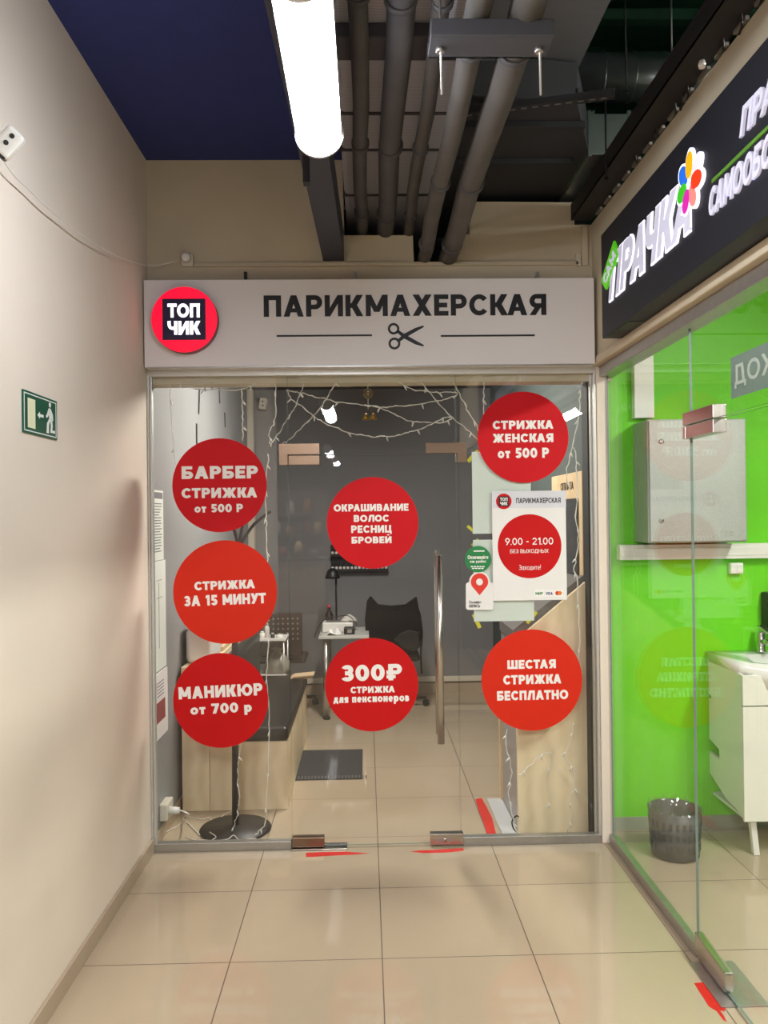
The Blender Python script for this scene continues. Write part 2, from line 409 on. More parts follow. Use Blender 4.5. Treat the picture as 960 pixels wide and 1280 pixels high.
def letter_px(mb, s, x0, x1, y0, y1, Y, depth=.0008, t=.2, gap=.1, rot=0., m=0):
    """level text facing the corridor on the plane Y, covering the pixel box"""
    c = onY((x0 + x1) / 2, (y0 + y1) / 2, Y); k = Y / F_PX; w = (x1 - x0) * k; h = (y1 - y0) * k; a = math.radians(rot)
    ux = Vector((math.cos(a), 0, math.sin(a))); uz = Vector((-math.sin(a), 0, math.cos(a)))
    P0 = c - ux * w / 2 - uz * h / 2
    return letter(mb, s, P0, P0 + ux * w, P0 + uz * h, Vector((0, -depth, 0)), t, gap, m=m)

# ================================================================== SETTING
def plain(name, x0, x1, y0, y1, z0, z1, m, label=None, bevel=0): return struct(MB().box(x0, x1, y0, y1, z0, z1).build(name, m, bevel=bevel), label)
plain('floor', -9, 8, -14, 8.0, -.1, 0, tile)
plain('wall_left', XL - .15, XL, -1.9, YG + .038, 0, ZC, cream)
plain('ceiling', XL - .15, .02, -3, 4.9, ZC, ZC + .1, navy)
plain('ceiling_panel', .02, .93, -3, 4.9, ZC, ZC + .1, darkgrey)
plain('ceiling_hall', -9, 8, -14, -3, ZC, ZC + .1, darkgrey)
plain('ceiling_upper', .93, 8, -3, 5.2, 4.75, 4.85, voidgreen)
plain('wall_upper', .93, 8, 5.1, 5.2, 3.3, 4.75, voidgreen)
plain('wall_hall', -9, 8, -14.2, -14, 0, ZC, salon_grey)
plain('wall_hall_left', -9.2, -9, -14, -1.9, 0, ZC, darkgrey)
# wall above the storefront, with the openings cut for ducts and pipes
wp = [onY(*p, YW) for p in [(160, 199), (394, 199), (428, 199), (430, 294), (516, 294), (517.5, 332), (557, 332), (560, 293), (587, 293), (588, 252), (718, 253), (718, 281), (741, 281)]]
wp[0].x = wp[0].x = XL; wp[0].z = ZC; wp[1].z = ZC; wp[2].z = ZC
wp[-1].x = XF + .1; wp.append(Vector((XF + .1, YW, 2.46))); wp.append(Vector((XL, YW, 2.46)))
struct(MB().prism(wp, (0, .12, 0)).build('wall_front', cream_old))
plain('wall_plenum', -1.3, 1.4, 4.95, 5.0, 3.06, ZC, black_paint)
# low skirting along the left wall
plain('baseboard_left', XL, XL + .014, -1.9, YG - .01, 0, .075, skirt_tile, bevel=.003)
# laundry fascia, upper ledge and corner post
fas = MB().box(XF, XF + .14, -1.8, YW + .05, 2.575, 3.30)
struct(fas.build('wall_right', cream_old))
plain('trim_1', XF - .015, XF + .1, -1.8, YW - .02, 2.53, 2.575, cream_old, bevel=.006)
plain('trim_2', XR - .035, XR + .05, -1.8, YG + .02, 2.475, 2.53, alu, bevel=.004)
plain('trim_3', 1.234, 1.30, YG - .02, YG + .16, 0, 2.53, cream, bevel=.004)      # post where the two shopfronts meet
# salon room
plain('wall_salon_left', XL - .15, XL, YG + .04, YB, 0, 3.05, salon_light)
plain('wall_salon_back', XL - .2, 1.5, YB, YB + .1, 0, 3.05, salon_grey)
plain('wall_salon_right', 1.245, 1.295, YG + .16, YB, 0, 3.05, mat('salon_dark_green_paint', (74, 84, 82), .75))
plain('ceiling_salon', XL - .15, 1.3, YW + .12, YB + .1, 3.0, 3.06, darkgrey)
plain('baseboard_back', XL, 1.245, YB - .012, YB, 0, .10, skirt_tile)
struct(MB().box(XL, 1.245, YB - .035, YB, .115, .165).build('trim_4', plastic_off, bevel=.006))
struct(MB().box(XL, XL + .06, YB - .1, YB, .17, 3.0).build('trim_5', plastic_off, bevel=.006))
plain('baseboard_salon_left', XL, XL + .014, YG + .06, YB, 0, .07, skirt_tile)
# laundry room
plain('wall_green', 1.30, 5.2, YGR, YGR + .12, 0, 3.25, lime)
plain('wall_laundry_side', 5.1, 5.2, -2, YGR, 0, 3.25, voidgreen)
plain('wall_laundry_near', XF + .02, 5.2, -2.0, -1.9, 0, 3.25, darkgrey)
plain('ceiling_laundry', XF + .14, 5.2, -2, YGR + .12, 3.25, 3.3, plastic_w)
plain('baseboard_laundry', 1.30, 5.1, YGR - .012, YGR, 0, .07, mat('grey_skirting', (150, 158, 140), .4))

# ================================================================== STOREFRONT
gx0, gx1 = XL + .018, 1.222
dx0 = onY(362.5, 800, YG).x; dx1 = onY(573, 800, YG).x
ZT = 2.50; ZD = onY(466, 568, YG).z; TG = .010
def pane(name, x0, x1, z0, z1, m=glass):
    b = MB(); b.box(x0, x1, YG, YG + TG, z0, z1); b.m = [1, 1, 0, 0, 1, 1]
    return b.build(name, [m, glass_edge])
struct(pane('window_1', gx0, dx0 - .003, .035, ZT), 'fixed glass left of the salon door')
struct(pane('window_2', dx1 + .003, gx1, .035, ZT), 'fixed glass right of the salon door')
struct(pane('window_3', dx0 + .002, dx1 - .002, ZD + .004, ZT), 'glass transom above the salon door')
d1 = thing('door_1', ((dx0 + dx1) / 2, YG, 0), 'frameless glass salon door with a tall steel pull handle', 'door'); d1['kind'] = 'structure'
b = MB(); b.box(dx0 + .002, dx1 - .002, YG, YG + TG, .012, ZD - .004); b.m = [1, 1, 0, 0, 1, 1]
b.build('door_pane', [glass, glass_edge], d1)
# patch fittings
def patch(name, px0, px1, py0, py1, m, parent, dep=.018, extra=None):
    a = onY(px0, py1, YG); c = onY(px1, py0, YG)
    mb = MB().box(a.x, c.x, YG - dep, YG + TG + dep, a.z, c.z)
    return mb.build(name, m, parent, bevel=.002)
def lpatch(name, pts, label):
    P = [onY(*p, YG) for p in pts]; P = [Vector((p.x, YG - .018, p.z)) for p in P]
    return P
pl = onY(349, 555, YG), onY(400, 581, YG)
zt, zb, xl_, xr_ = pl[0].z, pl[1].z, pl[0].x, pl[1].x
t = thing('patch_fitting', ((xl_ + xr_) / 2, YG, zb), 'bronze-toned patch hinge at the top left corner of the salon door', 'hinge', 'door patch fittings')
MB().prism([(xl_, YG - .018, zt), (xr_, YG - .018, zt), (xr_, YG - .018, ZD + .002), (dx0 + .001, YG - .018, ZD + .002), (dx0 + .001, YG - .018, zb), (xl_, YG - .018, zb)], (0, .046, 0)).build('transom_plate', bronze, t, bevel=.0015)
MB().box(dx0 + .004, xr_, YG - .018, YG + .028, zb, ZD - .003).build('door_plate', bronze, t, bevel=.0015)
pl = onY(532, 554, YG), onY(583, 578, YG)
zt, zb, xl_, xr_ = pl[0].z, pl[1].z, pl[0].x, pl[1].x
t = thing('patch_fitting', ((xl_ + xr_) / 2, YG, zb), 'bronze-toned patch clamp above the top right corner of the salon door', 'clamp', 'door patch fittings')
MB().prism([(xl_, YG - .018, zt), (xr_, YG - .018, zt), (xr_, YG - .018, zb), (dx1 + .003, YG - .018, zb), (dx1 + .003, YG - .018, ZD + .002), (xl_, YG - .018, ZD + .002)], (0, .046, 0)).build('corner_plate', bronze, t, bevel=.0015)
MB().box(dx1 - .004, dx1 - .0005, YG - .012, YG + .02, zb, ZD).build('stop_plate', steel, t)
a = onY(365.5, 1059.5, YG); c = onY(405.5, 1046, YG)
t = thing('door_pivot', ((a.x + c.x) / 2, YG, 0), 'bottom pivot shoe of the salon door on its steel floor plate', 'hinge')
MB().box(a.x, c.x, YG - .018, YG + .028, .012, .062).build('shoe', bronze, t, bevel=.002)
MB().box(dx0 - .005, onY(434, 1060, YG).x, YG - .035, YG + .05, 0, .008).build('floor_plate', steel, t, bevel=.001)
a = onY(538, 1056, YG); c = onY(577, 1041, YG)
t = thing('door_lock', ((a.x + c.x) / 2, YG, 0), 'steel bottom lock at the right corner of the salon door', 'lock')
MB().box(a.x, dx1 + .012, YG - .018, YG + .028, .008, .066).build('lock_case', steel, t, bevel=.002)
MB().lathe([(.011, 0), (.011, -.004), (.004, -.005)], (a.x + .075, YG - .018, .036), 20, axis='Y').build('key_cylinder', steel_pol, t)
MB().box(a.x + .03, a.x + .115, YG - .0195, YG - .018, .024, .048).build('lock_cover', alu, t)
# pull handle
h0 = onY(547.5, 694, YG - .05); h1 = onY(554, 929, YG - .05); hx = (h0.x + h1.x) / 2
t = thing('pull_handle', (hx, YG - .05, h1.z), 'tall vertical steel tube handle on the salon door', 'handle')
MB().tube([(hx - .004, YG - .055, h1.z), (hx - .004, YG - .055, h0.z)], .0185, 20).build('front_tube', steel_pol, t)
MB().tube([(hx - .004, YG + .065, h1.z + .02), (hx - .004, YG + .065, h0.z + .02)], .016, 20).build('rear_tube', steel_pol, t)
for zz in (h1.z + .16, h0.z - .16):
    MB().tube([(hx - .004, YG - .055, zz), (hx - .004, YG + .065, zz)], .008, 12).build('standoff', steel, t)
# aluminium rails and jambs
struct(MB().box(gx0 - .006, dx0 - .003, YG - .016, YG + .028, 0, .045).build('trim_6', alu, bevel=.002))
struct(MB().box(dx1 + .012, gx1 + .01, YG - .016, YG + .028, 0, .045).build('trim_7', alu, bevel=.002))
struct(MB().box(gx0 - .017, gx1 + .011, YG - .02, YG + .03, ZT - .005, ZT + .045).build('trim_8', alu_light, bevel=.003))
struct(MB().box(XL, XL + .010, YG - .02, YG + .03, 0, ZT).box(XL + .010, gx0 + .006, YG - .01, YG + .02, .04, ZT).build('trim_9', alu_light, bevel=.002))
struct(MB().box(gx1 - .003, 1.233, YG - .014, YG + .03, 0, ZT).box(gx1 - .014, gx1 - .003, YG + .016, YG + .04, 0, ZT).build('trim_10', alu_light, bevel=.002))
plain('trim_11', gx1 - .02, 1.245, YG + .05, YG + .16, 0, ZT, mat('dark_gap', (40, 40, 38), .7))

# ------------------------------------------------------------------ sign box ПАРИКМАХЕРСКАЯ
YS = 4.15
s0 = onY(180.5, 461, YS); s1 = onY(742.5, 347, YS)
sx0, sx1, sz0, sz1 = max(s0.x, XL + .003), s1.x, s0.z + .006, s1.z
sgn = thing('shop_sign', ((sx0 + sx1) / 2, YS, sz0), 'long white hairdresser sign board with black lettering and scissors above the glass front', 'sign')
MB().box(sx0, sx1, YS, YW, sz0, sz1).build('board', sign_white, sgn, bevel=.003)
MB().box(sx0 + .01, sx1 - .01, YS - .0005, YS + .01, sz0 - .004, sz0 + .003).build('edge_strip', alu, sgn)
mb = MB(); letter_px(mb, 'ПАРИКМАХЕРСКАЯ', 329.8, 684, 368.5, 395, YS, .003, .235, .115)
mb.build('lettering', ink, sgn)
mb = MB()
for x0, x1 in ((345.8, 465), (551, 668.5)):
    a = onY(x0, 419.6, YS); c = onY(x1, 419.6, YS); z = (a.z + c.z) / 2
    MB().box(a.x, c.x, YS - .002, YS, z - .0045, z + .0045).build('rule_line', ink, sgn)
mb = MB()                                                           # scissors
yy = YS
def spx(x, y): p = onY(x, y, yy); return Vector((p.x, yy, p.z))
def ring(mb, c, r, w, d, n=28):
    for i in range(n):
        a, e = 2 * PI * i / n, 2 * PI * (i + 1) / n
        q = [(r, a), (r, e), (r - w, e), (r - w, a)]
        mb.prism([c + UX * rr * math.cos(k) + UZ * rr * math.sin(k) for rr, k in q], (0, -d, 0))
ring(mb, spx(492, 411), .030, .012, .002); ring(mb, spx(493, 429.5), .031, .012, .002)
mb.prism([spx(*p) for p in [(495.5, 415), (498, 412.5), (506, 418), (529.8, 431.3), (529.3, 433.2), (519, 430.5), (504, 422.5)]], (0, -.002, 0))
mb.prism([spx(*p) for p in [(495.5, 426), (498, 428.5), (506, 422.5), (529.8, 408.8), (529.3, 407), (519, 410), (504, 418)]], (0, -.0024, 0))
mb.build('scissors_mark', ink, sgn)
# round illuminated badge
yb = YS - .055; c = onY(230.2, 399.3, yb); r = 41 * yb / F_PX
bd = thing('round_badge', (c.x, YS, c.z - r), 'round red glowing badge with a dark square, at the left end of the white sign', 'sign')
red_glow = mat('red_lightbox', (238, 8, 44), .4, emit=.95, ergb=(255, 0, 52))
dark_sq = mat('badge_navy', (26, 18, 52), .4, emit=.02, ergb=(60, 30, 140))
white_glow = mat('white_lightbox', (255, 255, 255), .4, emit=1.6, ergb=(255, 250, 255))
MB().prism(circle((c.x, yb + .004, c.z), r, UX, UZ, 64), (0, .051, 0)).build('rim', mat('badge_rim', (128, 60, 68), .5), bd)
MB().prism(circle((c.x, yb, c.z), r - .001, UX, UZ, 64), (0, .004, 0)).build('face', red_glow, bd)
sq = [onY(*p, yb) for p in [(203.4, 425.2), (256.8, 373.3)]]
MB().box(sq[0].x, sq[1].x, yb - .003, yb, sq[0].z, sq[1].z).build('square', dark_sq, bd)
letter_px(MB(), 'ТОП', 209.6, 249.4, 379.6, 396.8, yb - .003, .002, .24, .09).build('lettering', white_glow, bd)
letter_px(MB(), 'ЧИК', 209.8, 250.4, 401.4, 418.2, yb - .003, .002, .24, .09).build('lettering', white_glow, bd)
# three dark fixing screws above the sign board
for i, x in enumerate((307, 444, 671)):
    p = onY(x, 343, YW - .008)
    tag(MB().box(p.x - .008, p.x + .008, YW - .02, YW, p.z - .03, p.z + .012).build('sign_bracket', plastic_b if i == 0 else alu, bevel=.002),
        ['dark hook bracket above the sign, left of the hanging channel', 'small grey bracket above the middle of the sign', 'small grey bracket above the right end of the sign'][i], 'bracket', 'brackets above the sign')

# ------------------------------------------------------------------ round stickers on the glass
def disc_sticker(label, cx, cy, r, m, lines, rot=0., bold=.27):
    c = onY(cx, cy, YG); R_ = r * YG / F_PX
    o = MB().prism(circle((c.x, YG - .0016, c.z), R_, UX, UZ, 72), (0, .0014, 0)).build('round_sticker', m)
    tag(o, label, 'sticker', 'round price stickers on the salon glass')
    for (s, x0, x1, y0, y1) in lines: letter_px(MB(), s, x0, x1, y0, y1, YG - .0016, .0006, bold, .1, rot).build('lettering', white_vinyl, o)
    return o
disc_sticker('red round sticker БАРБЕР СТРИЖКА, topmost of the left column', 274.5, 606.5, 58.5, red_a,
             [('БАРБЕР', 227.5, 322, 582.5, 598.3), ('СТРИЖКА', 227.5, 321, 609.8, 622.3), ('от 500 Р', 243.4, 303.4, 630, 640.4)])
disc_sticker('orange-red round sticker СТРИЖКА ЗА 15 МИНУТ, middle of the left column', 281.5, 740, 64.3, red_b,
             [('СТРИЖКА', 243.4, 318.2, 725.8, 736.6), ('ЗА 15 МИНУТ', 230.6, 332, 743, 756)], 1.5)
disc_sticker('red round sticker МАНИКЮР, lowest of the left column', 276, 875.5, 58.8, red_c,
             [('МАНИКЮР', 223.8, 327.6, 856.5, 871.5), ('от 700 р', 238.4, 314.4, 879, 895)], 2.0)
disc_sticker('red round sticker ОКРАШИВАНИЕ ВОЛОС РЕСНИЦ БРОВЕЙ, upper one on the door', 465.8, 653.5, 57.2, red_a,
             [('ОКРАШИВАНИЕ', 417.3, 510.7, 630, 639), ('ВОЛОС', 442.2, 486, 643.6, 652.2), ('РЕСНИЦ', 439, 489.6, 656.6, 667.6), ('БРОВЕЙ', 439.5, 489.4, 667.6, 679.2)])
disc_sticker('red round sticker 300₽ СТРИЖКА для пенсионеров, lower one on the door', 464.6, 855.8, 58.2, red_c,
             [('300₽', 427, 502.5, 830.6, 851), ('СТРИЖКА', 438.3, 493.4, 857.9, 866), ('для пенсионеров', 417, 511.4, 870.5, 880.5)], .5)
disc_sticker('red round sticker СТРИЖКА ЖЕНСКАЯ, at the top of the right-hand glass', 653.8, 546.6, 57.3, red_a,
             [('СТРИЖКА', 615.6, 692, 525.6, 536.3), ('ЖЕНСКАЯ', 615.6, 692, 542, 553), ('от 500 Р', 622, 686.5, 559.8, 572.5)])
disc_sticker('orange-red round sticker ШЕСТАЯ СТРИЖКА БЕСПЛАТНО, low on the right-hand glass', 664.8, 850, 63.4, red_b,
             [('ШЕСТАЯ', 634, 695, 824.7, 835.8), ('СТРИЖКА', 628.8, 701.8, 843.4, 855), ('БЕСПЛАТНО', 621, 710.6, 863, 874.8)], .3)

# opening-hours poster
def rect_on(px0, px1, py0, py1, Y, d, m, name, parent=None, mb=None):
    a = onY(px0, (py0 + py1) / 2, Y); c = onY(px1, (py0 + py1) / 2, Y); e = onY((px0 + px1) / 2, py0, Y); f = onY((px0 + px1) / 2, py1, Y)
    mb = mb or MB(); mb.box(a.x, c.x, Y - d, Y, f.z, e.z)
    return mb.build(name, m, parent) if name else mb
po = rect_on(615.6, 707.6, 613.7, 750.2, YG - .0002, .004, paper2, 'hours_poster')
tag(po, 'white opening-hours poster with a red disc on the right-hand glass', 'poster')
yp = YG - .0042
rect_on(615.8, 707.4, 614, 635, yp, .0005, mat('poster_header', (222, 222, 230), .55), 'header_band', po)
def disc_on(cx, cy, r, Y, d, m, name, parent):
    c = onY(cx, cy, Y); return MB().prism(circle((c.x, Y - d, c.z), r * Y / F_PX, UX, UZ, 48), (0, d, 0)).build(name, m, parent)
disc_on(629.7, 626.7, 9.8, yp - .0005, .0006, red_a, 'logo_disc', po)
rect_on(623.3, 636, 620.4, 633, yp - .0011, .0005, ink, 'logo_square', po)
letter_px(MB(), 'ТОП', 625, 634.5, 622, 626.2, yp - .0016, .0004, .24).build('logo_lettering', white_vinyl, po)
letter_px(MB(), 'ЧИК', 625, 634.5, 627.4, 631.6, yp - .0016, .0004, .24).build('logo_lettering', white_vinyl, po)
mb = MB(); letter_px(mb, 'ПАРИКМАХЕРСКАЯ', 645, 701, 622.3, 628.8, yp - .0005, .0005, .2); mb.build('title', ink, po)
disc_on(662, 682.8, 40.2, yp, .0006, red_c, 'red_disc', po)
y2 = yp - .0006
for a_ in (('9.00 - 21.00', 631.3, 691.8, 672.2, 681, .16), ('БЕЗ ВЫХОДНЫХ', 637.5, 686, 686.4, 692, .14), ('Заходите!', 648.7, 676, 706, 713, .13)):
    letter_px(MB(), *a_[:5], y2, .0005, a_[5], .12).build('lettering', white_vinyl, po)
for x0, x1 in ((668, 680), (681, 692), (693, 703.5)): rect_on(x0, x1, 737.5, 745.6, yp, .0005, mat('card_white', (248, 248, 246), .5), 'card_mark', po)
mb = MB(); letter_px(mb, 'МИР', 669.3, 678.7, 740, 743.6, yp - .0005, .0004, .24); mb.build('green_mark', mat('mark_green', (60, 130, 60), .5), po)
mb = MB(); letter_px(mb, 'VISA', 682.3, 690.8, 740, 743.6, yp - .0005, .0004, .24); mb.build('blue_mark', mat('mark_blue', (30, 40, 110), .5), po)
disc_on(696.7, 741.4, 2.6, yp - .0005, .0004, mat('mark_red', (210, 40, 30), .5), 'red_mark', po)
disc_on(699.8, 741.4, 2.6, yp - .0005, .0005, mat('mark_orange', (232, 130, 40), .5), 'orange_mark', po)
# green payment sticker and pin sticker
gs = disc_on(597.5, 699, 16.5, YG - .0002, .0014, mat('green_vinyl', (28, 128, 66), .5), 'payment_sticker', None)
tag(gs, 'small round green sticker left of the hours poster', 'sticker')
mb = MB(); y3 = YG - .0016
letter_px(MB(), 'Оплачивайте', 584.5, 610.5, 694, 698.8, y3, .0004, .22).build('lettering', white_vinyl, gs); letter_px(MB(), 'как удобно', 587.5, 607.5, 699.6, 704.4, y3, .0004, .22).build('lettering', white_vinyl, gs)
for i in range(5): rect_on(588.5 + i * 3.6, 591.3 + i * 3.6, 707.5, 709, y3, .0004, None, None, None, mb)
for i in range(4): rect_on(590 + i * 3.8, 593 + i * 3.8, 709.8, 711.2, y3, .0004, None, None, None, mb)
rect_on(592, 605.5, 688, 689.6, y3, .0004, None, None, None, mb)
mb.build('small_marks', white_vinyl, gs)
def rrect(px0, px1, py0, py1, r, Y):
    pts = []
    for cx, cy, a in ((px1 - r, py1 - r, -90), (px1 - r, py0 + r, 0), (px0 + r, py0 + r, 90), (px0 + r, py1 - r, 180)):
        for k in range(7):
            an = math.radians(a + 15 * k); pts.append((cx + r * math.cos(an), cy - r * math.sin(an)))
    return pts
ysT = YG - .0002
body = rrect(582.3, 616.7, 728, 762.3, 3.5, ysT)
mb = MB().prism([onY(*p, ysT) for p in body], (0, -.0012, 0)).prism(circle(onY(599.4, 727.8, ysT), 13.2 * YG / F_PX, UX, UZ, 40), (0, -.0013, 0))
ps = tag(mb.build('map_pin_sticker', paper2), 'white sticker with a red map pin, below the green round sticker', 'sticker')
y4 = ysT - .0013
cpin = onY(599.4, 727.4, y4); rp = 10.9 * YG / F_PX
pin = circle(cpin, rp, UX, UZ, 30, math.radians(-32), math.radians(212)); pin.append(onY(599.5, 744, y4))
hole = circle(cpin, 4.3 * YG / F_PX, UX, UZ, 20)
MB().prism(pin, (0, -.0005, 0)).build('red_pin', mat('pin_red', (226, 56, 40), .5), ps)
MB().prism([p - Vector((0, .0005, 0)) for p in hole], (0, -.0004, 0)).build('pin_dot', paper2, ps)
letter_px(MB(), 'Онлайн-', 586, 602, 750.6, 754.6, y4, .0004, .18).build('lettering', ink, ps); letter_px(MB(), 'запись', 586, 600, 755.6, 759.4, y4, .0004, .18).build('lettering', ink, ps)
# sheets taped behind the glass
YI = YG + TG
def sheet(label, px0, px1, py0, py1, dy):
    a = onY(px0, py1, YI); c = onY(px1, py0, YI); n = 8
    vs = []; fs = []
    mb = MB(); mb.box(a.x, c.x, YI + dy, YI + dy + .0012, a.z, c.z)
    return tag(mb.build('paper_sheet', paper), label, 'paper', 'sheets taped behind the glass')
sheet('pale paper sheet taped behind the glass under the women\'s haircut sticker', 591, 663, 564, 667.3, .001)
sheet('pale paper sheet taped behind the glass below the hours poster', 592.6, 666.6, 674, 777, .0025)
def tape(label, p, q, w, m=yellow_tape):
    a = onY(*p, YI); c = onY(*q, YI); d = (c - a); L = d.length / 2; d.normalize(); n = Vector((0, 1, 0)); s = d.cross(n)
    return tag(MB().obox((a + c) / 2 + Vector((0, .0048, 0)), d, s, n, L, w / 2, .0006).build('tape_strip', m), label, 'tape', 'yellow tape strips')
tape('yellow tape strip at the upper left corner of the upper sheet', (585, 577), (598, 563), .02)
tape('yellow tape strip at the lower left corner of the upper sheet', (584.5, 657.5), (592.5, 664.5), .016)
tape('short yellow tape strip between the two sheets', (590, 682), (598, 674), .014)
tape('yellow tape strip at the lower left corner of the lower sheet', (592, 768), (600, 785), .02)
tape('yellow tape strip at the lower right corner of the lower sheet', (659, 779), (671, 765), .018)

# ================================================================== CORRIDOR: lamps, ceiling services
def tube_lamp(x, y0, y1, z, label, glow, r=.075, name='tube_lamp', joint=False, top=None):
    t = thing(name, (x, (y0 + y1) / 2, z), label, 'lamp', 'ceiling tube lamps')
    n = 20; mb = MB(); vs = []; fs = []
    a0, a1 = math.radians(-168), math.radians(-12)                # luminous lower arc
    for yv in (y0 + .012, y1 - .012):
        for k in range(n + 1):
            a = a0 + (a1 - a0) * k / n; vs.append((x + r * math.cos(a), yv, z + r * math.sin(a)))
    fs = [(k, k + 1, n + 2 + k, n + 1 + k) for k in range(n)]
    mb.add(vs, fs, 0, True); mb.build('diffuser', glow, t)
    mb = MB(); vs = []; b0, b1 = a1, a0 + 2 * PI                    # housing on top
    for yv in (y0 + .012, y1 - .012):
        for k in range(n + 1):
            a = b0 + (b1 - b0) * k / n; vs.append((x + r * math.cos(a), yv, z + r * math.sin(a)))
    mb.add(vs, fs, 0, True); mb.build('housing', tube_house, t)
    for yv, s in ((y0, 1), (y1, -1)):
        MB().prism(circle((x, yv, z), r + .006, UX, UZ, 32), (0, .012 * s, 0)).build('end_cap', tube_house, t)
    if joint: MB().prism(circle((x, (y0 + y1) / 2 - .008, z), r + .005, UX, UZ, 32), (0, .016, 0)).build('joint_ring', tube_house, t)
    for yv in (y0 + .2, y1 - .2):
        MB().tube([(x, yv, z + r - .003), (x, yv, top or (ZC if x < .9 else z + .25))], .004, 6).build('hanger', plastic_b, t)
    return t
lp = onY(399, 167, 2.64)
tube_lamp(lp.x, 1.83, 2.645, lp.z, 'white glowing tube lamp hanging under the dark corridor ceiling', lamp_glow, top=onY(417, 326, YW).z)
tube_lamp(-.42, -1.6, -.3, 3.0, 'glowing tube lamp behind the viewer, mirrored in the salon glass', lamp2_glow, joint=True)
tube_lamp(-.66, -6.8, -5.6, 2.94, 'hall tube lamp mirrored small above the salon door hinge', hall_glow, joint=True)
tube_lamp(-.63, -9.3, -8.1, 2.94, 'furthest hall tube lamp mirrored small above the salon door', hall_glow, joint=True)
tube_lamp(-3.5, -5.6, -4.4, 2.94, 'hall tube lamp left of the corridor mouth', hall_glow)
tube_lamp(-1.7, -6.0, -4.8, 2.94, 'added fill lamp over the market counter in the hall', hall_glow)  # added so the stall shows brighter in the salon glass
tube_lamp(2.42, -1.5, -.3, 2.94, 'laundry tube lamp nearest the corridor mouth', laundry_glow)
tube_lamp(2.6, 1.6, 2.8, 3.0, 'laundry tube lamp in front of the green wall', laundry_glow)
tube_lamp(.05, 4.95, 5.92, 2.88, 'added fill lamp under the salon ceiling, hidden from view by the sign', salon_fill_glow, top=3.0)  # unseen fill lamp, added to raise the salon's brightness

tube_lamp(2.0, 1.9, 3.1, 3.40, 'added fill lamp out of view in the void above the laundry', void_fill_glow, r=.06, top=4.75)  # invented source, lifts the dark ducts by bounce from the laundry ceiling

# dark channel ending at the wall
P = [onY(*p, YW - .005) for p in [(404, 326), (430, 326)]]; w = P[1].x - P[0].x; zc = P[0].z
x2 = P[0].x - .07
hb = .16
ch = MB(); ch.add([(P[0].x, YW, zc), (P[1].x, YW, zc), (P[1].x, YW, zc + hb), (P[0].x, YW, zc + hb), (x2, .6, zc), (x2 + w, .6, zc), (x2 + w, .6, zc + hb), (x2, .6, zc + hb)],
       [(0, 1, 2, 3), (4, 7, 6, 5), (0, 4, 5, 1), (1, 5, 6, 2), (2, 6, 7, 3), (3, 7, 4, 0)])
t = tag(ch.build('cable_channel', mat('dark_channel', (52, 54, 66), .55)), 'dark square cable channel running along the ceiling behind the tube lamp', 'channel')
p = onY(383, 213, 2.9)
tag(MB().box(p.x - .012, p.x + .012, 2.88, 2.92, p.z - .05, ZC).build('hanger_bracket', plastic_b), 'small black bracket hanging left of the dark channel', 'bracket')
# foil duct
zf = 3.38; xa = onY(432, 294, YW).x; xb_ = onY(537, 294, YW).x
t = thing('foil_duct', ((xa + xb_) / 2, 2.8, zf), 'wide flat duct wrapped in crinkled grey foil above the pipes', 'duct')
MB().box(xa, xb_ + .01, .4, 4.9, zf, zf + .2).build('duct_body', foil, t, bevel=.02)
for yv in (onZ(470, 141, zf).y, 3.55, 1.9, 4.05):
    MB().box(xa - .006, xb_ + .016, yv - .008, yv + .008, zf - .006, zf + .2).build('seam_band', pipe_dark, t)
# pipes
def pipe(label, pw, z, r, m, xoff=0., y0=.3, y1=4.9, n=20):
    x = onZ(*pw, z).x + xoff
    pts = [(x + .006 * math.sin(i * 1.7 + r * 90), y0 + (y1 - y0) * i / 12, z + .004 * math.sin(i * 2.3)) for i in range(13)]
    o = MB().tube(pts, r, n).build('insulated_pipe', m)
    for yv in (1.2, 2.35, 3.3, 4.05): MB().tube([(x, yv - .012, z), (x, yv + .012, z)], r + .006, n).build('clamp', pipe_dark, o)
    return tag(o, label, 'pipe', 'insulated pipes under the ceiling')
pipe('thin grey insulated pipe nearest the tube lamp', (450, 150), 3.29, .031, pipe_dark)
pipe('thick grey insulated pipe, second from the tube lamp', (490, 160), 3.28, .045, pipe_dark)
pipe('slim grey pipe just left of the pair dropping into the wall slot', (531, 150), 3.27, .028, pipe_wrap)
pipe('insulated pipe entering the wall slot, left of the pair', (566, 160), 3.13, .036, pipe_wrap)
pipe('thickest insulated pipe entering the wall slot, right of the pair', (611, 160), 3.13, .048, pipe_wrap)
# bracket carrying the pipes
zb_ = 3.045; ybk = onZ(600, 47, zb_).y; xk0 = onY(538, 30, ybk).x; xk1 = onY(692, 30, ybk).x
t = thing('pipe_bracket', ((xk0 + xk1) / 2, ybk, zb_), 'grey steel channel bracket slung under the three right-hand pipes', 'bracket')
MB().box(xk0, xk1, ybk, ybk + .1, zb_, zb_ + .012).box(xk0, xk1, ybk - .012, ybk, zb_, zb_ + .045).box(xk0, xk1, ybk + .09, ybk + .1, zb_, zb_ + .04).build('channel', mat('bracket_steel', (70, 70, 76), .6, .3), t, bevel=.002)
for xx in (xk0 + .03, xk1 - .03):
    MB().tube([(xx + .004, ybk + .05, zb_ - .13), (xx, ybk + .05, zf if xx < .35 else ZC)], .0035, 8).tube([(xx, ybk + .05, zb_ - .012), (xx, ybk + .05, zb_)], .012, 6).build('threaded_rod', alu, t)
zz = zf - .05; y5 = onZ(470, 46, zz).y
tag(MB().box(xa - .05, xb_ + .12, y5, y5 + .14, zz, zf - .002).build('duct_support', mat('support_dark', (66, 64, 72), .6), bevel=.004), 'dark cross beam under the foil duct, left of the pipe bracket', 'beam')
